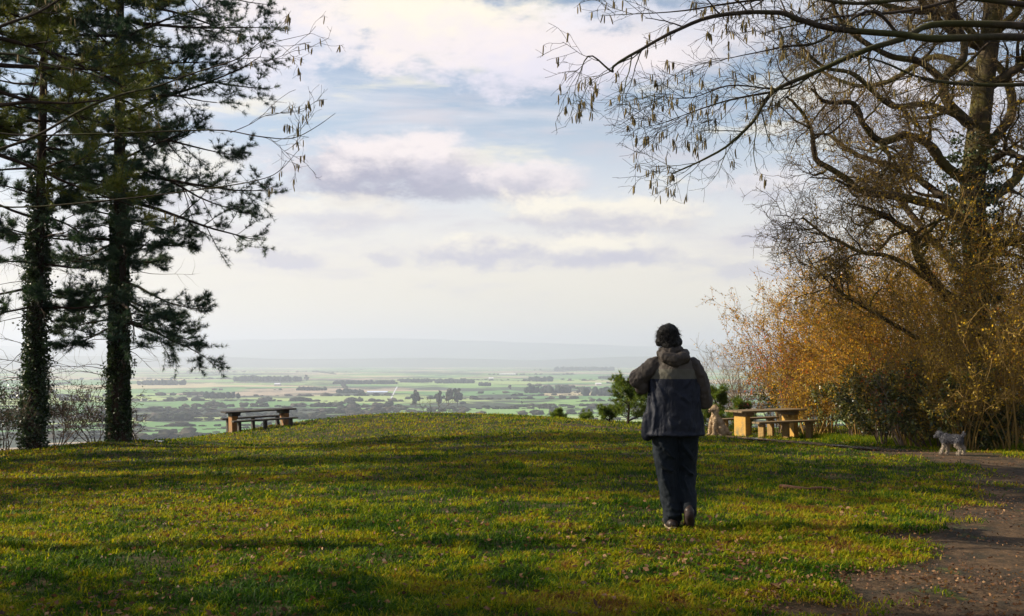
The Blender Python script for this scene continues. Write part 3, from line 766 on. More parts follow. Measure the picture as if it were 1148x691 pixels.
    pp = pp + np.stack([np.cos(a), np.sin(a), np.zeros(9000)], -1) * (.42 + rng.random((9000, 1)) * .16) + rng.normal(size=(9000, 3)) * .05
    leaves(iv, pp, rng.normal(size=pp.shape), .07, .06); iv.build('ivy', M['ivy'], t)
oak()

# ---- hazels with catkins (their trunks stand outside the frame)
def catkin_mesh():
    mb_ = MB(); P = np.array([(0, 0, 0), (0, 0, -.006), (.001, 0, -.03), (.002, .001, -.055), (.003, .002, -.066)]); tubes(mb_, P, np.array([.001, .0042, .0052, .0046, .001]), 5, .5)
    return mb_.mesh('catkin', M['catkin'])
CATKIN = catkin_mesh()
def hang_catkins(t, P, n, clusters):
    """P twigs (N,m,3). hangs clusters of catkins; the 100 largest are parts, the rest one part"""
    pts = []
    for c in range(clusters):
        i = rng.integers(0, len(P)); j = rng.integers(max(1, P.shape[1] // 2), P.shape[1]); b = P[i, j]
        for q in range(rng.integers(1, 4)): pts.append(b + rng.normal(size=3) * .007)
    pts = np.array(pts)[:n]; org = np.array(t.location[:])
    inview = (np.abs(pts[:, 0] / pts[:, 1]) < .5) & ((pts[:, 2] - CAMZ) / pts[:, 1] < .36)
    order = np.argsort(np.where(inview, 0, 100) + pts[:, 1]); pts = pts[order]
    for p in pts[:100]:
        o = link('catkin', CATKIN, t); o.location = tuple(p - org); o.rotation_euler = (rng.normal() * .12, rng.normal() * .12, rng.random() * 6); s = rng.uniform(.75, 1.25); o.scale = (1, 1, s)
    if len(pts) > 100:
        mb_ = MB()
        for p in pts[100:]:
            d = norm(np.array((rng.normal() * .12, rng.normal() * .12, -1))); s = rng.uniform(.75, 1.25) * .066
            tubes(mb_, np.array([p, p + d * s * .1, p + d * s * .5, p + d * s * .85, p + d * s]), np.array([.001, .0042, .0052, .0046, .001]), 5)
        mb_.build('catkins', M['catkin'], t, kind='stuff')

def hazel(label, base, stems, limbs, twig_per, ncat, clusters, Ybias=0.0, lens=(.55, .3, .16)):
    t = thing('hazel_tree', label, 'tree', (base[0], base[1], gz1(base[0], base[1])), 'hazels overhanging the view')
    st = MB(); b0 = np.array(t.location[:])
    for s in stems:   # (end px,py,Y or xyz), r
        e = np.array(s[0], float); mid = (b0 + e) / 2 + np.array((0, 0, .4)) + (b0 - e) * np.array((.15, .15, 0))
        P = spline([b0 - (0, 0, .2), mid, e], 16); tubes(st, P, np.linspace(s[1], s[2], 16), 9)
    st.build('trunk', M['hazel_bark'], t)
    br = MB(); P0 = []; R0 = []; 
    for pts, a, b in limbs:
        P, Rr = limb(br, pts, a, b, 6); P, Rr = resample(P, Rr, 20); P0.append(P); R0.append(Rr)
    P0 = np.array(P0); R0 = np.array(R0)
    def level(P, Rr, per, L0, wander, rmin, n, tmin, ang=(25, 60), droop=-.02):
        S, D, r, tt, ix = spawn(P, Rr, per, tmin, 1.0, ang, .5); D[:, 1] *= .7
        Q, W = grow(S, D, L0 * rng.uniform(.5, 1.3, len(S)), np.clip(r, rmin, .008), n, wander, droop, .6, rmin * .8); tubes(br, Q, W, 3); return Q, W
    A, Ar = level(P0, R0, twig_per[0], lens[0], .14, .0028, 8, .25)
    B, Br = level(A, Ar, twig_per[1], lens[1], .15, .002, 6, .25)
    C_, Cr = level(B, Br, twig_per[2], lens[2], .15, .0016, 4, .3)
    br.build('branches', M['hazel_bark'], t)
    hang_catkins(t, B, ncat, clusters)
    return t
hazel('hazel leaning in from the right, dark branches hung with catkins across the top right sky', (8.2, 8.6, 0),
      [(at(1230, 60, 8.4), .10, .055), (at(1250, -60, 8.6), .09, .05), ((9.5, 9.0, 6.5), .07, .02)],
      [([(1240, 50, 8.4), (1148, 42, 8.2), (1049, 43, 8), (1010, 38, 8), (934, 31, 7.9), (896, 21, 7.8), (872, 14, 7.8), (805, 19, 7.7), (753, 40, 7.6), (695, 74, 7.5), (690, 84, 7.5), (664, 66, 7.5), (648, 98, 7.5)], .034, .003),
       ([(1240, 40, 8.5), (1148, 30, 8.5), (1049, 28, 8.5), (1012, 44, 8.4), (972, 57, 8.3), (915, 81, 8.3), (867, 103, 8.2), (843, 138, 8.2), (810, 167, 8.1), (762, 191, 8.1), (749, 194, 8.1)], .036, .003),
       ([(915, 81, 8.3), (880, 100, 8.3), (820, 96, 8.2), (775, 110, 8.1), (735, 108, 8.1)], .010, .002),
       ([(867, 103, 8.2), (820, 112, 8.1), (780, 124, 8.1), (738, 140, 8.0)], .010, .002),
       ([(1148, 5, 8.3), (1060, -4, 8.2), (960, 4, 8.1), (900, -4, 8.0), (830, 2, 7.9), (760, 12, 7.8), (672, 18, 7.7)], .022, .002),
       ([(1012, 44, 8.4), (975, 12, 8.3), (920, 46, 8.2), (880, 52, 8.1), (840, 60, 8.1), (790, 70, 8)], .016, .002),
       ([(1230, 90, 8.8), (1120, 96, 8.9), (1040, 90, 8.9), (985, 70, 8.8), (940, 62, 8.7)], .022, .004),
       ([(1230, -40, 8.8), (1130, -20, 8.9), (1030, 10, 8.9), (930, 20, 8.8), (850, 38, 8.7)], .026, .004)],
      (20, 5, 2), 900, 470, lens=(.40, .2, .10))
hazel('hazel leaning in from the left, thin catkin twigs reaching past the pine branches', (-7.4, 8.4, 0),
      [(at(-110, 60, 9.4), .09, .04), (at(-120, 180, 9.4), .08, .04), (at(-160, -60, 9.4), .08, .03)],
      [([(-110, 80, 9.4), (0, 30, 9.4), (35, 17, 9.4), (66, 0, 9.4), (120, -40, 9.3)], .02, .008),
       ([(-110, 70, 9.4), (0, 60, 9.4), (45, 70, 9.4), (105, 84, 9.3), (150, 110, 9.3)], .014, .003),
       ([(-110, 200, 9.4), (0, 167, 9.4), (45, 150, 9.4), (94, 122, 9.3), (139, 105, 9.3), (174, 97, 9.2), (223, 80, 9.2), (265, 66, 9.1), (290, 48, 9.1), (301, 38, 9.1)], .016, .0025),
       ([(223, 80, 9.2), (262, 72, 9.2), (293, 52, 9.1), (348, 38, 9.1)], .004, .002),
       ([(200, 86, 9.2), (244, 80, 9.2), (296, 70, 9.1), (331, 57, 9.1)], .004, .002),
       ([(-110, 120, 9.5), (0, 150, 9.5), (120, 150, 9.4), (240, 146, 9.3), (289, 153, 9.2), (327, 155, 9.2), (355, 142, 9.2), (376, 127, 9.2)], .010, .002),
       ([(258, 149, 9.3), (279, 140, 9.3), (300, 129, 9.2), (338, 125, 9.2)], .004, .002),
       ([(289, 153, 9.2), (303, 157, 9.2), (324, 174, 9.2)], .003, .0015),
       ([(-110, 210, 9.5), (0, 232, 9.5), (120, 225, 9.4), (237, 211, 9.3), (289, 202, 9.2), (313, 192, 9.2), (336, 167, 9.2)], .009, .002)],
      (4, 2, 2), 170, 95, lens=(.36, .18, .1))

# ------------------------------------------------------------------ thicket on the right
def bush(name, label, cat, X, Y, h, spread, stems, mats, leaf_n=0, leaf=(.05, .035), group=None, lean=(0, 0), levels=(6, 5), rb=.018, zoff=0, leaf_from=1, wander=.09, extra=None, twr=.0045, leaf_zmax=None):
    z0 = gz1(X, Y) + zoff
    t = thing(name, label, cat, (X, Y, z0), group)
    st = MB(); a = rng.random(stems) * 6.283; rr = rng.random(stems) ** .6
    D = np.stack([np.cos(a) * rr * spread / h + lean[0], np.sin(a) * rr * spread / h + lean[1], np.ones(stems)], -1)
    S = np.array((X, Y, z0 - .08)) + np.stack([np.cos(a) * .28 * rr, np.sin(a) * .28 * rr, np.zeros(stems)], -1)
    L = h * rng.uniform(.75, 1.12, stems)
    P, Q = grow(S, D, L, rng.uniform(.6, 1.2, stems) * rb, 10, wander, -0.01, .8, twr); tubes(st, P, Q, 5)
    br = st; lv = [P]
    cur, cr, ln = P, Q, h * .33
    for k in levels:
        s, d, r, tt, ix = spawn(cur, cr, k, .25, 1, (25, 60), .6)
        cur, cr = grow(s, d, ln * rng.uniform(.5, 1.25, len(s)), np.clip(r, twr, .02), 5, .14, .03, .6, twr * .8); tubes(br, cur, cr, 3); lv.append(cur); ln *= .5
    br.build('branches', mats[1], t)
    if leaf_n:
        src = np.concatenate([l.reshape(-1, 3) for l in lv[-2:]])
        c = src[rng.integers(0, len(src), leaf_n)] + rng.normal(size=(leaf_n, 3)) * .035
        if leaf_zmax is not None: c = c[c[:, 2] < z0 + leaf_zmax]
        lf = MB(); d = rng.normal(size=c.shape); d[:, 2] -= .5
        leaves(lf, c, d, leaf[0] * rng.uniform(.6, 1.3, len(c)), leaf[1] * rng.uniform(.6, 1.2, len(c)))
        lf.build('leaves', mats[2], t)
    return t
G = (M['gold_twig'], M['gold_twig'], M['gold_leaf']); O = (M['grey_twig'], M['gold_twig'], M['olive_leaf']); GR = (M['grey_twig'], M['grey_twig'], M['gold_leaf'])
AM = (M['grey_twig'], M['gold_twig'], M['amber_leaf'])
gr = 'golden shrubs of the thicket'
def bx(px, Y): return (px - 574) / F * Y
for px, Y, h, sp, n, lf, m, lean, lab in [
    (885, 31, 3.2, 1.5, 26, 18000, AM, (-.04, 0), 'golden twiggy shrub right behind the right picnic table'),
    (828, 32, 2.5, 1.1, 18, 300, GR, (-.12, 0), 'bare grey-brown shrub between the walker and the thicket, arching left'),
    (925, 29, 3.8, 1.5, 26, 16000, AM, (-.06, 0), 'tall golden-orange shrub at the left end of the thicket'),
    (965, 26.5, 4.0, 1.6, 26, 18000, AM, (-.1, 0), 'dense golden shrub over the right end of the picnic table'),
    (1003, 25, 4.3, 1.8, 26, 18000, AM, (-.1, 0), 'orange-gold shrub in front of the dead oak limb'),
    (1050, 23.6, 4.2, 1.8, 26, 16000, G, (-.1, 0), 'olive-gold shrub left of the oak trunk'),
    (908, 27.6, 1.8, 1.0, 14, 4500, G, (0, 0), 'low golden shrub at the right end of the right picnic table'),
    (1020, 21.4, 1.9, .9, 14, 2600, G, (0, 0), 'knee-high golden shrub between the picnic table and the grey dog'),
    (1078, 19.8, 1.9, 1.0, 18, 3500, O, (0, 0), 'low olive shrub rising right behind the back of the grey dog'),
    (1130, 19.6, 2.6, 1.3, 22, 5000, G, (0, 0), 'golden many-stemmed shrub right of the grey dog'),
    (1105, 21.2, 4.4, 2.4, 34, 8000, O, (-.05, 0), 'many-stemmed hazel clump fanning up behind the grey dog'),
    (1165, 22, 4.8, 2.2, 30, 16000, G, (-.1, 0), 'golden shrub at the right edge of the picture'),
    (985, 29, 4.6, 2.0, 24, 9000, O, (-.05, 0), 'taller olive shrub deep in the thicket left of the oak'),
    (1080, 28, 4.9, 2.2, 26, 11000, G, (0, 0), 'tall gold shrub just behind the oak trunk'),
    (1150, 28, 5.2, 2.2, 26, 11000, O, (0, 0), 'tall olive shrub behind the oak near the right edge')]:
    bush('thicket_shrub', lab, 'shrub', bx(px, Y), Y, h, sp, int(n * 1.2), m, int(lf * .62), (.06, .036), gr, lean)
# darker evergreen understory
ev = (M['dark_twig'], M['dark_twig'], M['laurel'])
for px, Y, h, sp, n, lf, lab in [
    (955, 25.2, 1.6, 1.0, 16, 4500, 'dark glossy evergreen bush just right of the right picnic table'),
    (990, 22.8, 1.7, 1.2, 18, 6000, 'glossy leaved evergreen bush at the foot of the thicket, left of the grey dog'),
    (1048, 20.6, 1.5, 1.2, 16, 6000, 'glossy evergreen bush directly behind the grey dog'),
    (1150, 20.4, 1.2, 1.3, 16, 6000, 'low evergreen bush at the right edge behind the path'),
    (1010, 25.8, 2.0, 1.7, 18, 8000, 'taller dark evergreen in the depth of the thicket'),
    (1090, 24.6, 2.2, 1.8, 18, 8000, 'dark evergreen at the foot of the oak'),
    (900, 30, 1.7, 1.2, 16, 4000, 'dark evergreen behind the right end of the picnic table'),
    (1170, 25, 3.2, 1.8, 18, 8000, 'dark evergreen right of the oak trunk'),
    (960, 33, 3.4, 3.0, 20, 9000, 'broad dark evergreen behind the whole thicket, left half'),
    (1090, 34, 4.0, 3.4, 20, 10000, 'broad dark evergreen behind the whole thicket, right half')]:
    bush('evergreen_bush', lab, 'bush', bx(px, Y), Y, h, sp, n, ev, int(lf * 1.3), (.075, .042), 'evergreen bushes of the thicket', levels=(6, 5), rb=.014, wander=.12)
bush('rust_shrub', 'rusty red-leaved bramble patch over the right picnic table', 'shrub', bx(872, 29), 29, 2.5, .9, 9, (M['grey_twig'], M['grey_twig'], M['red_leaf']), 420, (.07, .05), None, (.1, 0))
bush('rust_shrub', 'small rusty red leaf spray in the thicket left of the grey dog', 'shrub', bx(1022, 20.9), 20.9, 1.5, .5, 6, (M['grey_twig'], M['grey_twig'], M['red_leaf']), 160, (.07, .05))
# bare thorn bushes at the foot of the pines
dk = (M['dark_twig'], M['dark_twig'], M['ivy'])
for px, Y, h, sp, n, lf, lab in [(12, 23, 1.7, 1.3, 16, 1500, 'tangled dark thorn bush left of the ivy-clad pine'), (64, 23.5, 1.7, 1.4, 12, 500, 'bare thorn bush between the two pine trunks'),
                             (112, 24.3, 1.5, 1.5, 11, 300, 'bare arching bramble left of the tall pine foot'), (160, 24.4, 1.0, .9, 6, 200, 'low bare bramble right of the tall pine foot'),
                             (-30, 21, 1.6, 1.6, 12, 3000, 'dark bramble mass at the left edge of the picture')]:
    bush('thorn_bush', lab, 'bush', bx(px, Y), Y, h, sp, n, dk, lf, (.05, .04), 'bare bushes at the foot of the pines', levels=(5, 5, 3), rb=.012, wander=.16, twr=.0045)
bush('bare_sapling', 'tiny bare sapling poking over the crest', 'sapling', bx(485, 37), 37, 1.0, .6, 4, dk, 0, levels=(3, 2), rb=.008, wander=.12)

# young conifers beyond the crest
def young_pine(px, py_top, Y, width, label):
    X = bx(px, Y); z0 = gz1(X, Y); top = at(px, py_top, Y)[2]; h = top - z0
    t = thing('young_conifer', label, 'tree', (X, Y, z0), 'young conifers beyond the crest')
    tm = MB(); tubes(tm, spline([(X, Y, z0 - .1), (X + .05, Y, z0 + h * .5), (X, Y, z0 + h)], 10), np.linspace(.02 * h + .02, .008, 10), 6); tm.build('trunk', M['pine_bark'], t)
    n = int(26 * h + 14); zz = rng.uniform(.0, .97, n); a = rng.random(n) * 6.28
    S = np.stack([np.full(n, X), np.full(n, Y), z0 + h * zz], -1); L = width * (1.12 - zz * .8) * rng.uniform(.35, 1.35, n)
    P, Q = grow(S, np.stack([np.cos(a), np.sin(a), np.full(n, .45)], -1), L, .012, 5, .1, .05); br = MB(); tubes(br, P, Q, 4)
    s, d, r, tt, ix = spawn(P, Q, 6, .25, 1, (30, 60), .6); P1, Q1 = grow(s, d, L[ix] * .4, .005, 3, .12, .1); tubes(br, P1, Q1, 3)
    br.build('branches', M['pine_bark'], t)
    nm = MB(); needles_on(P1, nm, 15, .10, .012, tufts=((.1, 1.0), 4)); needles_on(P, nm, 15, .10, .012, tufts=((.4, 1.0), 4)); nm.build('needles', M['needle_bright'], t)
young_pine(703, 427, 31, .8, 'green young conifer at the left elbow of the walker')
young_pine(727, 432, 32.5, .6, 'green young conifer half hidden behind the walker')
young_pine(682, 457, 33, .45, 'small yellow-green conifer left of the tallest young one')
young_pine(625, 462.5, 37.5, .34, 'tiny conifer standing alone on the crest, leftmost of them')
young_pine(656, 468, 36, .3, 'tiny conifer low on the crest between its neighbours')
young_pine(800, 437, 29.5, .65, 'bright green young conifer behind the sitting cream dog')
young_pine(829, 452, 30.5, .5, 'green young conifer behind the right picnic table')

# ------------------------------------------------------------------ trees outside the frame on the left (they shade the foreground)
def shade_tree(label, X, Y, h, crown_r, zc, n_leaf, leafm, rv=.16):
    z0 = gz1(X, Y); t = thing('holly_tree', label, 'tree', (X, Y, z0), 'trees left of the picture')
    tm = MB(); P, Q = grow(np.array([(X, Y, z0 - .2)]), np.array([(0., 0, 1)]), h, rv, 12, .04); tubes(tm, P, Q, 9); tm.build('trunk', M['oak_bark'], t)
    s, d, r, tt, ix = spawn(P, Q, 40, .25, 1, (50, 80), .5); A, Ar = grow(s, d, crown_r * rng.uniform(.6, 1.1, len(s)), np.maximum(r, .01), 6, .12, .04)
    br = MB(); tubes(br, A, Ar, 4); s, d, r, tt, ix = spawn(A, Ar, 7, .3, 1, (30, 60), .6); B, Br = grow(s, d, crown_r * .35, .008, 4, .15, .03); tubes(br, B, Br, 3); br.build('branches', M['oak_bark'], t)
    src = B.reshape(-1, 3); c = src[rng.integers(0, len(src), n_leaf)] + rng.normal(size=(n_leaf, 3)) * .12
    lf = MB(); leaves(lf, c, rng.normal(size=c.shape), .11, .07); lf.build('leaves', leafm, t)
shade_tree('leafy evergreen nearest the viewer beyond the left edge', -12.5, 7.2, 7.5, 2.0, 3.5, 20000, M['laurel'])
shade_tree('slim evergreen beyond the left edge beside the hazel', -16.5, 14.4, 11.5, 2.3, 3.5, 18000, M['laurel'])
shade_tree('broad evergreen beside the viewer beyond the left edge', -14.0, 5.2, 9.5, 2.6, 3.5, 34000, M['laurel'])
shade_tree('tall evergreen farther off beyond the left edge', -16, 19.0, 9.5, 2.4, 3.5, 30000, M['laurel'])

# ------------------------------------------------------------------ turf: grass blades, dead leaves, puddles
def turf():
    N = 620000
    u = rng.random(N); a, b = 5.3, 37.5; p = -0.75
    Y = (a ** p + (b ** p - a ** p) * u) ** (1 / p)
    X = (rng.random(N) * 2 - 1) * (Y * 0.52 + .6)
    edge = np.interp(X, EX, EY)
    patch = fbm(X * .8, Y * 1.3, 31, 5); fine = fbm(X * 5, Y * 5, 77, 3); tuft = fbm(X * 1.7 + 40, Y * 1.7, 55, 3)
    pmk = path_mask(X, Y)
    keep = (rng.random(N) > pmk * np.where(Y > 17, 2.2, 1.04)) & (Y < edge + 2.5) & (rng.random(N) < .1 + 1.9 * np.clip(patch * .6 + fine * .8 - .35, 0, 1))
    X, Y, patch, fine, tuft = (q[keep] for q in (X, Y, patch, fine, tuft)); n = len(X)
    z = gz(X, Y)
    big = np.clip((tuft - .56) * 8, 0, 1)
    h = (0.020 + 0.034 * rng.random(n) + .045 * big * rng.random(n) + .05 * (rng.random(n) < .015)) * (1 + Y / 60)
    w = 0.0048 * (1 + Y / 8.0)
    ang = rng.random(n) * 6.283; D = np.stack([np.cos(ang) * .55, np.sin(ang) * .55, np.full(n, 1.0)], -1); D += rng.normal(size=D.shape) * .25; D = norm(D)
    side = np.stack([-np.sin(ang), np.cos(ang), np.zeros(n)], -1)
    B = np.stack([X, Y, z - .004], -1); m_ = B + D * (h * .55)[:, None]; bend = np.stack([np.cos(ang), np.sin(ang), np.full(n, -.15)], -1)
    tip = B + norm(D + bend * .5) * h[:, None]
    v = np.stack([B - side * w[:, None] / 2, B + side * w[:, None] / 2, m_ + side * w[:, None] * .35, m_ - side * w[:, None] * .35, tip], 1)
    base = np.arange(n)[:, None] * 5
    tone = np.clip(.5 + (patch - .5) * 1.3 + (fine - .5) * 1.5 + rng.normal(size=n) * .2 - .04 - big * .25, 0, 1)
    mb = MB(); mb.add(v, quads=(base + np.array([0, 1, 2, 3])), tris=(base + np.array([3, 2, 4])), rnd=np.repeat(tone, 5))
    g = mat_leaf('grass_blades', [(0, (0.018, 0.058, 0.004)), (0.35, (0.075, 0.14, 0.004)), (0.66, (0.27, 0.285, 0.007)), (0.86, (0.32, 0.25, 0.016)), (1, (0.16, 0.08, 0.025))], 0.6, 0.45, 0.1)
    mb.build('grass', g, kind='stuff')
    # taller wild tufts along the thicket and the crest
    N2 = 26000; t = rng.random(N2); Xe = np.interp(t, [0, .25, .5, .75, 1], [11.5, 9.8, 8.9, 8.2, 7.3]) + np.abs(rng.normal(size=N2)) * .5; Ye = np.interp(t, [0, .25, .5, .75, 1], [17.6, 18.6, 20.8, 23.5, 26.5]) + rng.normal(size=N2) * .35
    h = rng.uniform(.06, .2, N2); c = np.stack([Xe, Ye, gz(Xe, Ye)], -1); d = rng.normal(size=c.shape) * .45; d[:, 2] = 1
    m2 = MB(); leaves(m2, c, d, h, .012, np.clip(rng.random(N2) * .7, 0, 1), tri=True); m2.build('rough_grass', g, kind='stuff')
    # dead leaves
    N3 = 60000; u = rng.random(N3); Y = (5.3 ** -.6 + (34 ** -.6 - 5.3 ** -.6) * u) ** (-1 / .6); X = (rng.random(N3) * 2 - 1) * (Y * .52 + .5)
    k = (rng.random(N3) < .06 + 1.5 * np.clip(fbm(X * .8, Y * .8, 91, 3) - .47, 0, 1) + 1.6 * (path_mask(X, Y) > .2) * np.clip(fbm(X * 1.6, Y * 1.6, 191, 3) - .42, 0, 1) * 3) & (Y < np.interp(X, EX, EY)); X, Y = X[k], Y[k]
    c = np.stack([X, Y, gz(X, Y) + .012 + rng.random(len(X)) * .03], -1); d = rng.normal(size=c.shape); d[:, 2] *= .25
    m3 = MB(); leaves(m3, c, d, rng.uniform(.02, .06, len(c)) * np.where(path_mask(X, Y) > .3, .62, 1), rng.uniform(.012, .034, len(c)) * np.where(path_mask(X, Y) > .3, .62, 1)); m3.build('leaf_litter', M['dead_leaf'], kind='stuff')
turf()

def puddle(cx, cy, rx, ry, label_unused=None):
    n = 40; a = np.arange(n) / n * 6.2832; r = 1 + (fbm(np.cos(a) * 2 + cx, np.sin(a) * 2 + cy, 3, 3) - .5) * 1.3
    x = cx + np.cos(a) * rx * r; y = cy + np.sin(a) * ry * r
    rings = [np.stack([cx + (x - cx) * s, cy + (y - cy) * s, gz(cx + (x - cx) * s, cy + (y - cy) * s) + .02 - .0 * s], -1) for s in (1, .66, .33, .02)]
    mb = MB(); v = np.concatenate(rings); i_ = np.arange(n); q = np.concatenate([np.stack([k * n + i_, k * n + (i_ + 1) % n, (k + 1) * n + (i_ + 1) % n, (k + 1) * n + i_], -1) for k in range(3)])
    mb.add(v, quads=q); mb.build('puddle', M['water'], kind='structure')
m, nt, b, out = mat_new('puddle_water'); b.inputs['Base Color'].default_value = (0.03, 0.025, 0.02, 1); b.inputs['Roughness'].default_value = 0.1; b.inputs['Specular IOR Level'].default_value = 1.0
_f, _ = noise(nt, None, 9, 3, .6); _b = node(nt, 'ShaderNodeBump'); _b.inputs['Strength'].default_value = 1.0; _b.inputs['Distance'].default_value = .3; nt.links.new(_f, _b.inputs['Height']); nt.links.new(_b.outputs[0], b.inputs['Normal'])
M['water'] = m
for p in [(6.35, 21.0, .4, .5), (6.1, 22.3, .4, .6), (6.75, 19.9, .35, .4), (5.55, 23.4, .4, .5), (6.9, 18.7, .25, .3), (4.8, 25.2, .4, .3)]: puddle(*p)

# ------------------------------------------------------------------ picnic tables
def mat_wood(name, c1, c2):
    m, nt, b, out = mat_new(name); tc = node(nt, 'ShaderNodeTexCoord'); mp = node(nt, 'ShaderNodeMapping'); mp.inputs['Scale'].default_value = (2.5, 14, 14)
    nt.links.new(tc.outputs['Object'], mp.inputs[0]); f, _ = noise(nt, mp.outputs[0], 2.5, 7, .65); g, _ = noise(nt, tc.outputs['Object'], 3, 3, .5)
    c = ramp(nt, f, [(.3, c1), (.7, c2)]); c = mixc(nt, smooth(nt, g, .5, .75), c, (0.10, 0.10, 0.05))
    nt.links.new(c, b.inputs['Base Color']); b.inputs['Roughness'].default_value = .75
    bp = node(nt, 'ShaderNodeBump'); bp.inputs['Strength'].default_value = .4; bp.inputs['Distance'].default_value = .01; nt.links.new(f, bp.inputs['Height']); nt.links.new(bp.outputs[0], b.inputs['Normal'])
    return m
WOOD_A = (mat_wood('sunlit_leg_timber', (0.12, 0.05, 0.012), (0.34, 0.15, 0.03)), mat_wood('shaded_boards', (0.014, 0.010, 0.008), (0.035, 0.022, 0.016)))  # orange sunlight put into the leg colour, shade into boards and benches
WOOD_B = (mat_wood('sunlit_yellow_timber', (0.28, 0.15, 0.02), (0.50, 0.29, 0.045)), mat_wood('shaded_top_boards', (0.10, 0.065, 0.03), (0.22, 0.15, 0.065)), mat_wood('brown_timber', (0.13, 0.075, 0.018), (0.30, 0.18, 0.04)))  # legs coloured as lit yellow by the sun, boards darkened as in shade
def bbox(mb, lo, hi, bev=.008):
    import bmesh
    bm = bmesh.new(); bmesh.ops.create_cube(bm, size=1)
    lo = np.array(lo); hi = np.array(hi)
    for v in bm.verts: v.co = [(lo[i] + hi[i]) / 2 + v.co[i] * (hi[i] - lo[i]) for i in range(3)]
    bmesh.ops.bevel(bm, geom=list(bm.edges), offset=bev, segments=2, affect='EDGES')
    bmesh.ops.triangulate(bm, faces=bm.faces[:]); bm.verts.index_update()
    mb.add([v.co[:] for v in bm.verts], tris=[[v.index for v in f.verts] for f in bm.faces]); bm.free()
def picnic_table(px, Y, label, rz, tiltz, wood):
    X = bx(px, Y); z0 = gz1(X, Y)
    t = thing('picnic_table', label, 'picnic table', (X, Y, z0 - (.10 if wood is WOOD_A else .01)), 'timber picnic tables', rz); t.rotation_euler = (0, tiltz, rz); t.scale = (1.12 if wood is WOOD_A else 1.04, 1, 1)
    def part(name, boxes, mat, parent=None):
        mb = MB(); [bbox(mb, *b_) for b_ in boxes]
        me = mb.mesh(name, mat, False); return link(name, me, parent or t)
    L = .98; H = .70
    top = part('table_top', [((-L, -.36 + k * .182, H - .042), (L, -.36 + k * .182 + .174, H)) for k in range(4)], wood[1])
    for s in (-1, 1):
        x0 = s * .72
        lg = part('leg', [((x0 - .07, -.24, -.15), (x0 + .07, .24, H - .14))], wood[0])
        part('bracket', [((min(x0 - s * .16, x0 + s * .07), -.28, H - .139), (max(x0 - s * .16, x0 + s * .07), .28, H - .043))], wood[1], lg)
        part('corner_block', [((min(x0 - s * .13, x0 - s * .071), -.10, H - .22), (max(x0 - s * .13, x0 - s * .071), .10, H - .14))], wood[0], lg)
    for s in (-1, 1):
        yb = s * .76
        bn = part('bench', [((-.88, yb - .15, .41), (.88, yb - .003, .455)), ((-.88, yb + .003, .41), (.88, yb + .15, .455))], wood[1])
        for lx in (-.70, .0, .70): part('bench_leg', [((lx - .035, yb - .11, -.2), (lx + .035, yb + .11, .409))], wood[1] if wood is WOOD_A else wood[2], bn)
    return t
picnic_table(292, 32, 'timber picnic table in dark silhouette on the left shoulder of the hill', R(28), R(-2), WOOD_A)
picnic_table(858, 26.2, 'sunlit yellow timber picnic table on the right by the thicket', R(24), R(-.5), WOOD_B)

# ------------------------------------------------------------------ bodies: primitives fused by a voxel remesh into ONE skin
def p_limb(pts, rad, k=14):
    pts = np.array(pts, float); rad = np.array(rad, float)
    # rounded ends
    d0 = norm(pts[0] - pts[1]); d1 = norm(pts[-1] - pts[-2])
    P = [pts[0] + d0 * rad[0] * .98, pts[0] + d0 * rad[0] * .7, *pts, pts[-1] + d1 * rad[-1] * .7, pts[-1] + d1 * rad[-1] * .98]
    Q = [rad[0] * .12, rad[0] * .72, *rad, rad[-1] * .72, rad[-1] * .12]
    return ('tube', np.array(P), np.array(Q), k)
def p_rings(rings, k=28):  # (cx, cy, z, rx, ry)
    return ('rings', np.array(rings, float), k)
def p_ell(c, r, rot=0): return ('ell', np.array(c, float), np.array(r, float), rot)
def closed(mb, rings_v, k):
    n = len(rings_v); v = np.concatenate([*rings_v, [rings_v[0].mean(0)], [rings_v[-1].mean(0)]])
    i_ = np.arange(k); q = np.concatenate([np.stack([a * k + i_, a * k + (i_ + 1) % k, (a + 1) * k + (i_ + 1) % k, (a + 1) * k + i_], -1) for a in range(n - 1)])
    t1 = np.stack([(i_ + 1) % k, i_, np.full(k, n * k)], -1); t2 = np.stack([(n - 1) * k + i_, (n - 1) * k + (i_ + 1) % k, np.full(k, n * k + 1)], -1)
    mb.add(v, quads=q, tris=np.concatenate([t1, t2]))
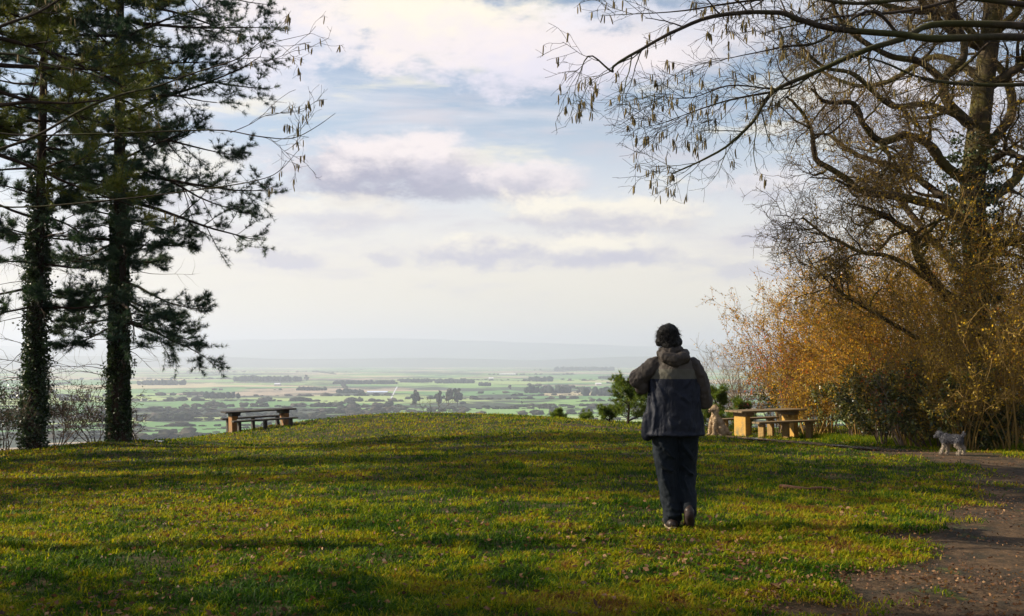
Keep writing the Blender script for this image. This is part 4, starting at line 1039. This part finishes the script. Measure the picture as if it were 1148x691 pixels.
def skin(name, prims, mat, parent, voxel=.01, smooth_it=4, disp=None, label=None):
    mb = MB()
    for p in prims:
        if p[0] == 'tube':
            P, Q, k = p[1], p[2], p[3]; T = norm(np.gradient(P, axis=0)); ax = np.zeros(3); ax[np.argmin(np.abs(norm(P[-1] - P[0])))] = 1
            U = norm(np.cross(T, ax)); V = np.cross(T, U); a = np.arange(k) / k * 6.2832
            closed(mb, [P[i] + Q[i] * (np.cos(a)[:, None] * U[i] + np.sin(a)[:, None] * V[i]) for i in range(len(P))], k)
        elif p[0] == 'rings':
            k = p[2]; a = np.arange(k) / k * 6.2832
            closed(mb, [np.stack([r[0] + np.cos(a) * r[3], r[1] + np.sin(a) * r[4], np.full(k, r[2])], -1) for r in p[1]], k)
        else:
            c, r, rot = p[1:]; v = ICO_V * r; cs, sn = math.cos(rot), math.sin(rot); v = np.stack([v[:, 0] * cs - v[:, 2] * sn, v[:, 1], v[:, 0] * sn + v[:, 2] * cs], -1)
            mb.add(v + c, tris=ICO_F)
    me = mb.mesh(name, mat, True); o = link(name, me, parent)
    rm = o.modifiers.new('r', 'REMESH'); rm.mode = 'VOXEL'; rm.voxel_size = voxel; rm.use_smooth_shade = True
    sm = o.modifiers.new('s', 'SMOOTH'); sm.iterations = smooth_it; sm.factor = .5
    for i, (sc, st) in enumerate(disp or []):
        tx = bpy.data.textures.new(name + str(i), 'CLOUDS'); tx.noise_scale = sc; tx.noise_depth = 2
        dm = o.modifiers.new('d%d' % i, 'DISPLACE'); dm.texture = tx; dm.strength = st; dm.mid_level = .5; dm.texture_coords = 'LOCAL'
    dg = bpy.context.evaluated_depsgraph_get(); ev = o.evaluated_get(dg)
    nm = bpy.data.meshes.new_from_object(ev); o.modifiers.clear(); o.data = nm
    if not nm.materials: nm.materials.append(mat)
    for pl in nm.polygons: pl.use_smooth = True
    if label: o['label'] = label
    return o

def mat_cloth(name, c, rough=.8, zones=None, wr=25, sheen=.2, bump=.5):
    m, nt, b, out = mat_new(name); tc = node(nt, 'ShaderNodeTexCoord'); mp = node(nt, 'ShaderNodeMapping'); mp.inputs['Scale'].default_value = (1, 1, .35)
    nt.links.new(tc.outputs['Object'], mp.inputs[0])
    f, _ = noise(nt, mp.outputs[0], wr * .35, 4, .55, .6); f2, _ = noise(nt, tc.outputs['Object'], 300, 2, .5)
    col = ramp(nt, f, [(.35, tuple(x * .85 for x in c)), (.65, tuple(x * 1.15 for x in c))])
    if zones:
        sep = node(nt, 'ShaderNodeSeparateXYZ'); nt.links.new(tc.outputs['Object'], sep.inputs[0])
        for z, cc in zones:
            col = mixc(nt, smooth(nt, sep.outputs[2], z - .002, z + .002), col, cc)
    nt.links.new(col, b.inputs['Base Color']); b.inputs['Roughness'].default_value = rough; b.inputs['Specular IOR Level'].default_value = .25
    h = mathn(nt, 'ADD', f, mathn(nt, 'MULTIPLY', f2, .04)); bp = node(nt, 'ShaderNodeBump'); bp.inputs['Strength'].default_value = bump; bp.inputs['Distance'].default_value = .04
    nt.links.new(h, bp.inputs['Height']); nt.links.new(bp.outputs[0], b.inputs['Normal']); return m
NAVY = (0.003, 0.0055, 0.014); OLIVE = (0.058, 0.048, 0.038); BAND = (0.07, 0.066, 0.05)
def person():
    X = bx(755, 8.87); Y = 8.87; z0 = gz1(X, Y)
    t = thing('person', 'walker seen from behind in navy jacket with brown-grey shoulders and hood, navy trousers', 'person', (X, Y, z0 - .005))
    ms = simple_mat('skin', (0.42, 0.24, 0.17), .5)
    hand = []
    def mk_hand(w, d, side):
        w = np.array(w, float); d = norm(np.array(d, float)); s = norm(np.array(side, float)); n_ = np.cross(d, s)
        out = [p_limb([w, w + d * .045, w + d * .085], [.024, .033, .032])]
        for i, ln in enumerate((.066, .075, .070, .055)):
            b0 = w + d * .088 + s * (i - 1.5) * .021; k1 = b0 + d * ln * .5 + n_ * .006; k2 = b0 + d * ln * .8 + n_ * .028
            out.append(p_limb([b0 - d * .02, b0, k1, k2], [.0095, .0095, .0085, .0075], 8))
        tb = w + d * .03 - s * .026; out.append(p_limb([tb, tb + d * .03 - s * .026, tb + d * .06 - s * .03 + n_ * .012], [.012, .011, .009], 8)); return out
    lw, rw = (-.17, .33, 1.37), (.14, .34, 1.16)
    body = [p_ell((-.045, .035, 1.645), (.076, .096, .115)), p_ell((-.045, .10, 1.60), (.055, .05, .055)), p_ell((-.045, .135, 1.635), (.014, .02, .022)),
            p_ell((-.125, .03, 1.64), (.012, .018, .03)), p_ell((.035, .03, 1.64), (.012, .018, .03)),
            p_limb([(-.035, .0, 1.42), (-.04, .02, 1.58)], [.06, .055]),
            p_rings([(0, 0, .86, .14, .1), (0, 0, 1.0, .13, .1), (0, 0, 1.2, .15, .11), (0, 0, 1.36, .16, .1), (-.01, 0, 1.44, .12, .08)]),
            p_limb([(-.17, 0, 1.40), (-.31, .0, 1.27), lw], [.05, .042, .028]), p_limb([(.17, 0, 1.40), (.24, .0, 1.12), rw], [.05, .042, .028]),
            p_limb([(-.09, 0, .88), (-.06, .03, .48), (-.03, 0, .1)], [.08, .055, .038]), p_limb([(.1, 0, .88), (.10, .07, .48), (.11, -.09, .14)], [.08, .055, .038]),
            p_limb([(-.03, 0, .07), (-.03, .16, .05)], [.035, .03]), p_limb([(.11, -.09, .13), (.115, .0, .05)], [.035, .03])]
    body += mk_hand(lw, (.35, .9, .25), (0, -.3, 1)) + mk_hand(rw, (-.6, .75, .1), (0.1, .1, 1))
    bo = skin('body', body, ms, t, .0055, 2)
    eb = simple_mat('eye', (.05, .04, .03), .2)
    for sx in (-.075, -.015):
        mb = MB(); mb.add(ICO_V * .011 + np.array((sx, .124, 1.655)), tris=ICO_F); me = mb.mesh('eye', eb); link('eye', me, bo)
    mh = mat_cloth('dark_hair', (0.004, 0.0035, 0.003), .6, None, 120, .0, .9)
    hr = skin('hair', [p_ell((-.046, .005, 1.665), (.098, .108, .102)), p_ell((-.042, -.025, 1.625), (.094, .082, .09)), p_ell((-.03, -.04, 1.58), (.08, .065, .06)), p_ell((.045, -.005, 1.60), (.032, .05, .045)), p_ell((-.13, -.005, 1.60), (.028, .05, .04))], mh, t, .007, 5, [(.05, .018), (.02, .008)])
    # loose strands
    n_ = 2200; d = norm(rng.normal(size=(n_, 3))); d = d[(d[:, 1] < .55)]; c = np.array((-.046, .0, 1.655)) + d * (.093, .102, .097); dd = d * .2 + np.array((0, 0, -.65)) + rng.normal(size=d.shape) * .35
    mb = MB(); leaves(mb, c, dd, rng.uniform(.03, .06, len(c)), .004, tri=True); me = mb.mesh('hair_strands', mh); link('strands', me, hr)
    mj = mat_cloth('jacket_cloth', NAVY, .62, [(1.285, BAND), (1.37, OLIVE)], 22, .1, .7); mo = mat_cloth('sleeve_cloth', (0.038, 0.031, 0.026), .7, None, 26, .15, .8)
    mt = mat_cloth('trouser_cloth', (0.002, 0.006, 0.011), .8, None, 20, .15, .7)
    def fold(a0, z0_, a1, z1_, rx, ry, rr_, n=6, bend=.04):
        tt = np.linspace(0, 1, n); aa = a0 + (a1 - a0) * tt + bend * np.sin(tt * 3.14); zz = z0_ + (z1_ - z0_) * tt
        f_ = np.interp(zz, [.8, .95, 1.1, 1.25, 1.36, 1.43], [1.0, .96, .89, .84, .79, .68])
        return p_limb(np.stack([np.sin(aa) * rx * f_, -np.cos(aa) * ry * f_, zz], -1), rr_ * np.sin(np.clip(tt * .9 + .08, 0, 1) * 3.14) + .003, 8)
    FOLDS_J = [fold(*q) for q in [(-1.25, 1.28, -.75, .98, .262, .178, .014), (-1.0, 1.30, -.35, 1.08, .262, .178, .012), (-1.35, 1.16, -1.0, .84, .262, .178, .018), (-.8, 1.05, -.9, .82, .262, .178, .014),
        (1.2, 1.26, .7, 1.0, .262, .178, .013), (1.05, 1.08, 1.15, .83, .262, .178, .014), (.45, .98, .3, .83, .262, .178, .012), (-.3, .95, -.15, .82, .262, .178, .012), (.75, 1.32, .2, 1.2, .262, .178, .010), (-.55, 1.36, -.1, 1.27, .262, .178, .009), (-.1, 1.18, .5, 1.08, .262, .178, .010)]]
    jk = skin('jacket', [p_rings([(.0, 0, .80, .255, .17), (0, 0, .84, .262, .178), (.0, 0, .95, .252, .17), (0, 0, 1.1, .232, .16), (0, 0, 1.25, .218, .15), (-.0, 0, 1.36, .205, .138), (-.0, 0, 1.43, .175, .12), (-.01, 0, 1.475, .125, .10), (-.03, .01, 1.53, .075, .078)]),
                p_limb([(-.17, 0, 1.40), (.16, 0, 1.40)], [.075, .075]), p_limb([(-.235, -.03, .80), (-.245, -.05, .98)], [.05, .03]),
                p_rings([(0, 0, .795, .264, .184), (0, 0, .812, .270, .19), (0, 0, .83, .262, .182)])] + FOLDS_J, mj, t, .009, 4, [(.16, .022), (.06, .012)])
    skin('hood', [p_limb([(-.11, -.03, 1.50), (-.09, -.105, 1.47), (.0, -.14, 1.445), (.08, -.11, 1.465), (.09, -.03, 1.50)], [.045, .055, .062, .055, .045]), p_limb([(-.10, .04, 1.535), (-.08, -.05, 1.535), (-.02, -.075, 1.53), (.05, -.05, 1.535), (.06, .04, 1.53)], [.026, .034, .036, .034, .026])], mo, t, .008, 3, [(.07, .022), (.03, .01)])
    ls = skin('sleeve', [p_limb([(-.165, -.005, 1.40), (-.25, -.02, 1.33), (-.325, -.03, 1.27), (-.30, .08, 1.29), (-.235, .2, 1.33), (-.18, .31, 1.365)], [.083, .078, .076, .078, .068, .054]), p_ell((-.275, .0, 1.22), (.065, .07, .08))], mo, t, .009, 3, [(.09, .02), (.035, .014)])
    rs = skin('sleeve', [p_limb([(.155, -.005, 1.395), (.215, -.01, 1.30), (.25, .0, 1.18), (.262, .01, 1.08), (.235, .12, 1.09), (.16, .27, 1.14)], [.083, .075, .072, .074, .066, .054])], mo, t, .009, 3, [(.1, .02), (.035, .014)])
    tr = skin('trousers', [p_rings([(0.01, 0, .80, .19, .13), (.01, 0, .86, .205, .14), (.01, 0, .95, .19, .135)]),
                p_limb([(-.075, 0, .84), (-.07, .02, .66), (-.058, .03, .50), (-.04, .015, .32), (-.022, 0, .16), (-.02, 0, .085)], [.125, .112, .098, .09, .083, .080]),
                p_limb([(.10, 0, .84), (.11, .04, .66), (.112, .06, .50), (.112, .0, .34), (.115, -.06, .20), (.118, -.075, .15)], [.115, .1, .085, .072, .062, .058])] +
                [p_limb(q, np.array((.004, .016, .018, .014, .004)) * w_, 8) for q, w_ in [
                 ([(-.15, -.06, .80), (-.13, -.09, .74), (-.09, -.1, .68), (-.04, -.095, .63), (-.0, -.08, .6)], 1), ([(-.14, -.05, .60), (-.12, -.075, .56), (-.08, -.085, .52), (-.03, -.08, .50), (.0, -.06, .49)], 1.1),
                 ([(-.12, -.05, .52), (-.11, -.07, .46), (-.09, -.08, .40), (-.06, -.08, .33), (-.04, -.07, .28)], 1.1), ([(.04, -.06, .78), (.07, -.08, .72), (.11, -.08, .66), (.14, -.07, .62), (.16, -.05, .59)], 1),
                 ([(.06, -.05, .56), (.09, -.06, .52), (.12, -.06, .49), (.15, -.04, .47), (.165, -.02, .46)], 1.0), ([(.07, -.07, .44), (.09, -.08, .38), (.11, -.085, .32), (.12, -.1, .26), (.125, -.11, .22)], .9),
                 ([(-.08, -.05, .26), (-.06, -.07, .22), (-.03, -.08, .19), (.0, -.07, .17), (.03, -.05, .16)], 1.1), ([(-.09, -.04, .14), (-.06, -.07, .125), (-.02, -.08, .12), (.02, -.07, .125), (.05, -.04, .135)], 1.1),
                 ([(.07, -.09, .20), (.09, -.12, .195), (.12, -.125, .19), (.15, -.11, .195), (.17, -.08, .2)], .9)]], mt, t, .009, 3, [(.10, .02), (.04, .012)])
    mleather = simple_mat('dark_shoe_leather', (.03, .02, .016), .45); msole = simple_mat('shoe_sole', (.022, .013, .012), .8)
    s1 = skin('shoe', [p_limb([(-.03, -.06, .05), (-.035, .06, .06), (-.045, .18, .04)], [.048, .05, .042]), p_limb([(-.025, -.02, .06), (-.02, 0, .14)], [.05, .045])], mleather, t, .008, 2)
    skin('sole', [p_limb([(-.03, -.07, .016), (-.035, .05, .016), (-.045, .19, .018)], [.040, .044, .038])], simple_mat('light_welt', (.32, .24, .16), .8), s1, .008, 1)
    s2 = skin('shoe', [p_limb([(.10, -.13, .17), (.115, -.05, .10), (.125, .03, .045)], [.042, .046, .040]), p_limb([(.11, -.09, .15), (.115, -.08, .2)], [.048, .045])], mleather, t, .008, 2)
    skin('sole', [p_limb([(.098, -.155, .145), (.115, -.085, .075), (.127, .0, .018)], [.040, .042, .036])], msole, s2, .008, 1)
person()

# ------------------------------------------------------------------ dogs
def fur(parent_body, n, ln, mat, name='fur', wd=.007, down=.4):
    me = parent_body.data; nv = len(me.vertices); co = np.zeros(nv * 3); me.vertices.foreach_get('co', co); no = np.zeros(nv * 3); me.vertices.foreach_get('normal', no)
    co = co.reshape(-1, 3); no = no.reshape(-1, 3); i = rng.integers(0, nv, n)
    d = no[i] + rng.normal(size=(n, 3)) * .5; d[:, 2] -= down
    mb = MB(); leaves(mb, co[i] + rng.normal(size=(n, 3)) * .003, d, ln * rng.uniform(.5, 1.2, n), wd, tri=True); return link(name, mb.mesh(name, mat), parent_body)
def mat_fur(name, stops): return mat_leaf(name, stops, .85, .15, .2)
def grey_dog():
    p = at(1067, 510, 17.2); X, Y = p[0], 17.2; t = thing('dog', 'small shaggy grey dog with pale legs walking left on the path edge', 'dog', (X, Y, gz1(X, Y) - .005), None, R(-35)); t.scale = (.82, .82, .82)
    m, nt, b, out = mat_new('grey_coat'); tc = node(nt, 'ShaderNodeTexCoord'); sp = node(nt, 'ShaderNodeSeparateXYZ'); nt.links.new(tc.outputs['Object'], sp.inputs[0])
    g, _ = noise(nt, tc.outputs['Object'], 18, 4, .6)
    c = mixc(nt, smooth(nt, mathn(nt, 'ADD', sp.outputs[2], mathn(nt, 'MULTIPLY', g, .1)), .2, .30), (.30, .25, .19), (.07, .07, .08)); nt.links.new(c, b.inputs['Base Color']); b.inputs['Roughness'].default_value = .95
    body = skin('body', [p_limb([(-.13, 0, .315), (-.02, 0, .30), (.13, 0, .305)], [.098, .088, .088]), p_limb([(-.15, 0, .34), (-.21, 0, .385)], [.065, .055]),
        p_ell((-.235, -.0, .40), (.062, .058, .058)), p_limb([(-.26, 0, .385), (-.315, 0, .345)], [.036, .028]), p_ell((-.23, -.055, .385), (.022, .014, .045)), p_ell((-.23, .055, .385), (.022, .014, .045)),
        p_limb([(-.14, -.05, .27), (-.135, -.055, .15), (-.17, -.055, .09), (-.185, -.055, .02)], [.045, .032, .028, .028]), p_limb([(-.185, -.055, .015), (-.205, -.055, .015)], [.025, .022]),
        p_limb([(-.11, .05, .27), (-.095, .055, .15), (-.085, .055, .02)], [.045, .032, .028]), p_limb([(-.085, .055, .015), (-.11, .055, .015)], [.025, .022]),
        p_limb([(.14, -.05, .28), (.10, -.055, .19), (.175, -.055, .115), (.15, -.055, .02)], [.068, .046, .027, .027]), p_limb([(.15, -.055, .015), (.12, -.055, .015)], [.025, .022]),
        p_limb([(.15, .05, .28), (.15, .055, .19), (.225, .055, .125), (.215, .055, .02)], [.066, .044, .027, .027]), p_limb([(.215, .055, .015), (.19, .055, .015)], [.025, .022]),
        p_limb([(.20, 0, .36), (.24, 0, .41), (.235, 0, .45)], [.025, .022, .018])], m, t, .007, 2, [(.03, .018), (.012, .008)])
    mf = bpy.data.materials['grey_coat']; fur(body, 7000, .03, mf)
    bl = simple_mat('black_nose', (.012, .012, .012), .35); mb = MB(); mb.add(ICO_V * .014 + np.array((-.342, 0, .348)), tris=ICO_F); link('nose', mb.mesh('nose', bl), body)
    for s in (-1, 1):
        mb = MB(); mb.add(ICO_V * .009 + np.array((-.288, s * .034, .415)), tris=ICO_F); link('eye', mb.mesh('eye', bl), body)
grey_dog()
def cream_dog():
    Y = 24.0; X = bx(802, Y); t = thing('dog', 'curly cream-coated dog sitting beside the right picnic table', 'dog', (X, Y, gz1(X, Y) - .005), None, R(20))
    m, nt, b, out = mat_new('cream_coat'); tc = node(nt, 'ShaderNodeTexCoord'); g, _ = noise(nt, tc.outputs['Object'], 9, 4, .6)
    nt.links.new(ramp(nt, g, [(.35, (.28, .19, .10)), (.65, (.52, .40, .26))]), b.inputs['Base Color']); b.inputs['Roughness'].default_value = .95
    body = skin('body', [p_limb([(.13, 0, .14), (.07, 0, .28), (-.02, 0, .43)], [.145, .125, .105]), p_limb([(-.03, 0, .45), (-.035, 0, .57)], [.085, .065]),
        p_ell((-.045, 0, .64), (.085, .072, .075)), p_ell((-.03, 0, .69), (.055, .055, .045)), p_limb([(-.09, 0, .625), (-.175, -.01, .605)], [.045, .033]), p_ell((-.01, -.08, .61), (.034, .02, .075)), p_ell((-.01, .08, .61), (.034, .02, .075)),
        p_limb([(-.06, -.07, .40), (-.10, -.07, .22), (-.105, -.07, .03)], [.06, .042, .034]), p_limb([(-.105, -.07, .03), (-.155, -.07, .028)], [.034, .034]),
        p_limb([(-.06, .07, .40), (-.12, .07, .22), (-.135, .07, .03)], [.06, .042, .034]), p_limb([(-.135, .07, .03), (-.185, .07, .028)], [.034, .034]),
        p_limb([(.15, -.12, .14), (.02, -.14, .20), (.10, -.14, .06), (.0, -.15, .03)], [.09, .07, .045, .034]), p_limb([(.15, .12, .14), (.02, .14, .20), (.10, .14, .06), (.0, .15, .03)], [.09, .07, .045, .034]),
        p_limb([(.27, 0, .08), (.36, .04, .05), (.43, .08, .05)], [.04, .035, .03])], m, t, .008, 1, [(.05, .022), (.02, .012)])
    fur(body, 9000, .022, m, wd=.010)
    bl = simple_mat('dark_nose', (.015, .012, .01), .35); mb = MB(); mb.add(ICO_V * .018 + np.array((-.21, -.01, .61)), tris=ICO_F); link('nose', mb.mesh('nose', bl), body)
    for q in ((-.105, -.045, .665), (-.105, .045, .665)):
        mb = MB(); mb.add(ICO_V * .011 + np.array(q), tris=ICO_F); link('eye', mb.mesh('eye', bl), body)
cream_dog()

# ------------------------------------------------------------------ small things on the grass
def fallen_branch(px, py, Y, L, label, r=.022, rz=0.):
    X = bx(px, Y); z = gz1(X, Y); t = thing('fallen_branch', label, 'branch', (X, Y, z))
    xs = np.linspace(-L / 2, L / 2, 14); P = np.stack([X + xs * math.cos(rz), Y + xs * math.sin(rz) + .04 * np.sin(xs * 9), gz(X + xs * math.cos(rz), Y + xs * math.sin(rz)) + .018 + .008 * np.sin(xs * 14)], -1)
    mb = MB(); Q = np.linspace(r, r * .4, 14) * (1 + rng.normal(size=14) * .12); tubes(mb, P, Q, 8)
    S, D, rr_, tt, ix = spawn(P[None], Q[None], 5, .2, .9, (30, 60), .5); D[:, 2] = np.abs(D[:, 2]) * .15; A, Ar = grow(S, D, .16, np.maximum(rr_, .005), 5, .15); tubes(mb, A, Ar, 5)
    mb.build('wood', M['red_bark'], t)
M['red_bark'] = mat_bark('rotting_bark', (0.06, 0.03, 0.018), (0.17, 0.085, 0.045), None, 18)
fallen_branch(912, 549, 11.6, .78, 'dark rotting branch lying in the grass right of the walker', .03, R(-8))
def scrap():
    Y = 23.5; X = bx(180, Y); z = gz1(X, Y)
    xs, ys = np.meshgrid(np.linspace(-.1, .1, 9), np.linspace(-.07, .07, 7)); zz = .035 + (fbm(xs * 18, ys * 18, 4, 3) - .5) * .07
    v = np.stack([xs.ravel(), ys.ravel(), zz.ravel()], -1); i_ = np.arange(6)[:, None] * 9 + np.arange(8)[None]; q = np.stack([i_, i_ + 1, i_ + 10, i_ + 9], -1).reshape(-1, 4)
    mb = MB(); v2 = v - (0, 0, .004); mb.add(np.concatenate([v, v2]), quads=np.concatenate([q, q[:, ::-1] + 63]))
    o = mb.build('paper_scrap', simple_mat('white_paper', (.8, .8, .8)), smooth=False); o.location = (X, Y, z); o['label'] = 'small crumpled white scrap lying in the grass near the tall pine'; o['category'] = 'litter'
scrap()

scene.cycles.volume_bounces = 1
scene.cycles.max_bounces = 6
scene.cycles.transparent_max_bounces = 8
scene.cycles.use_denoising = True
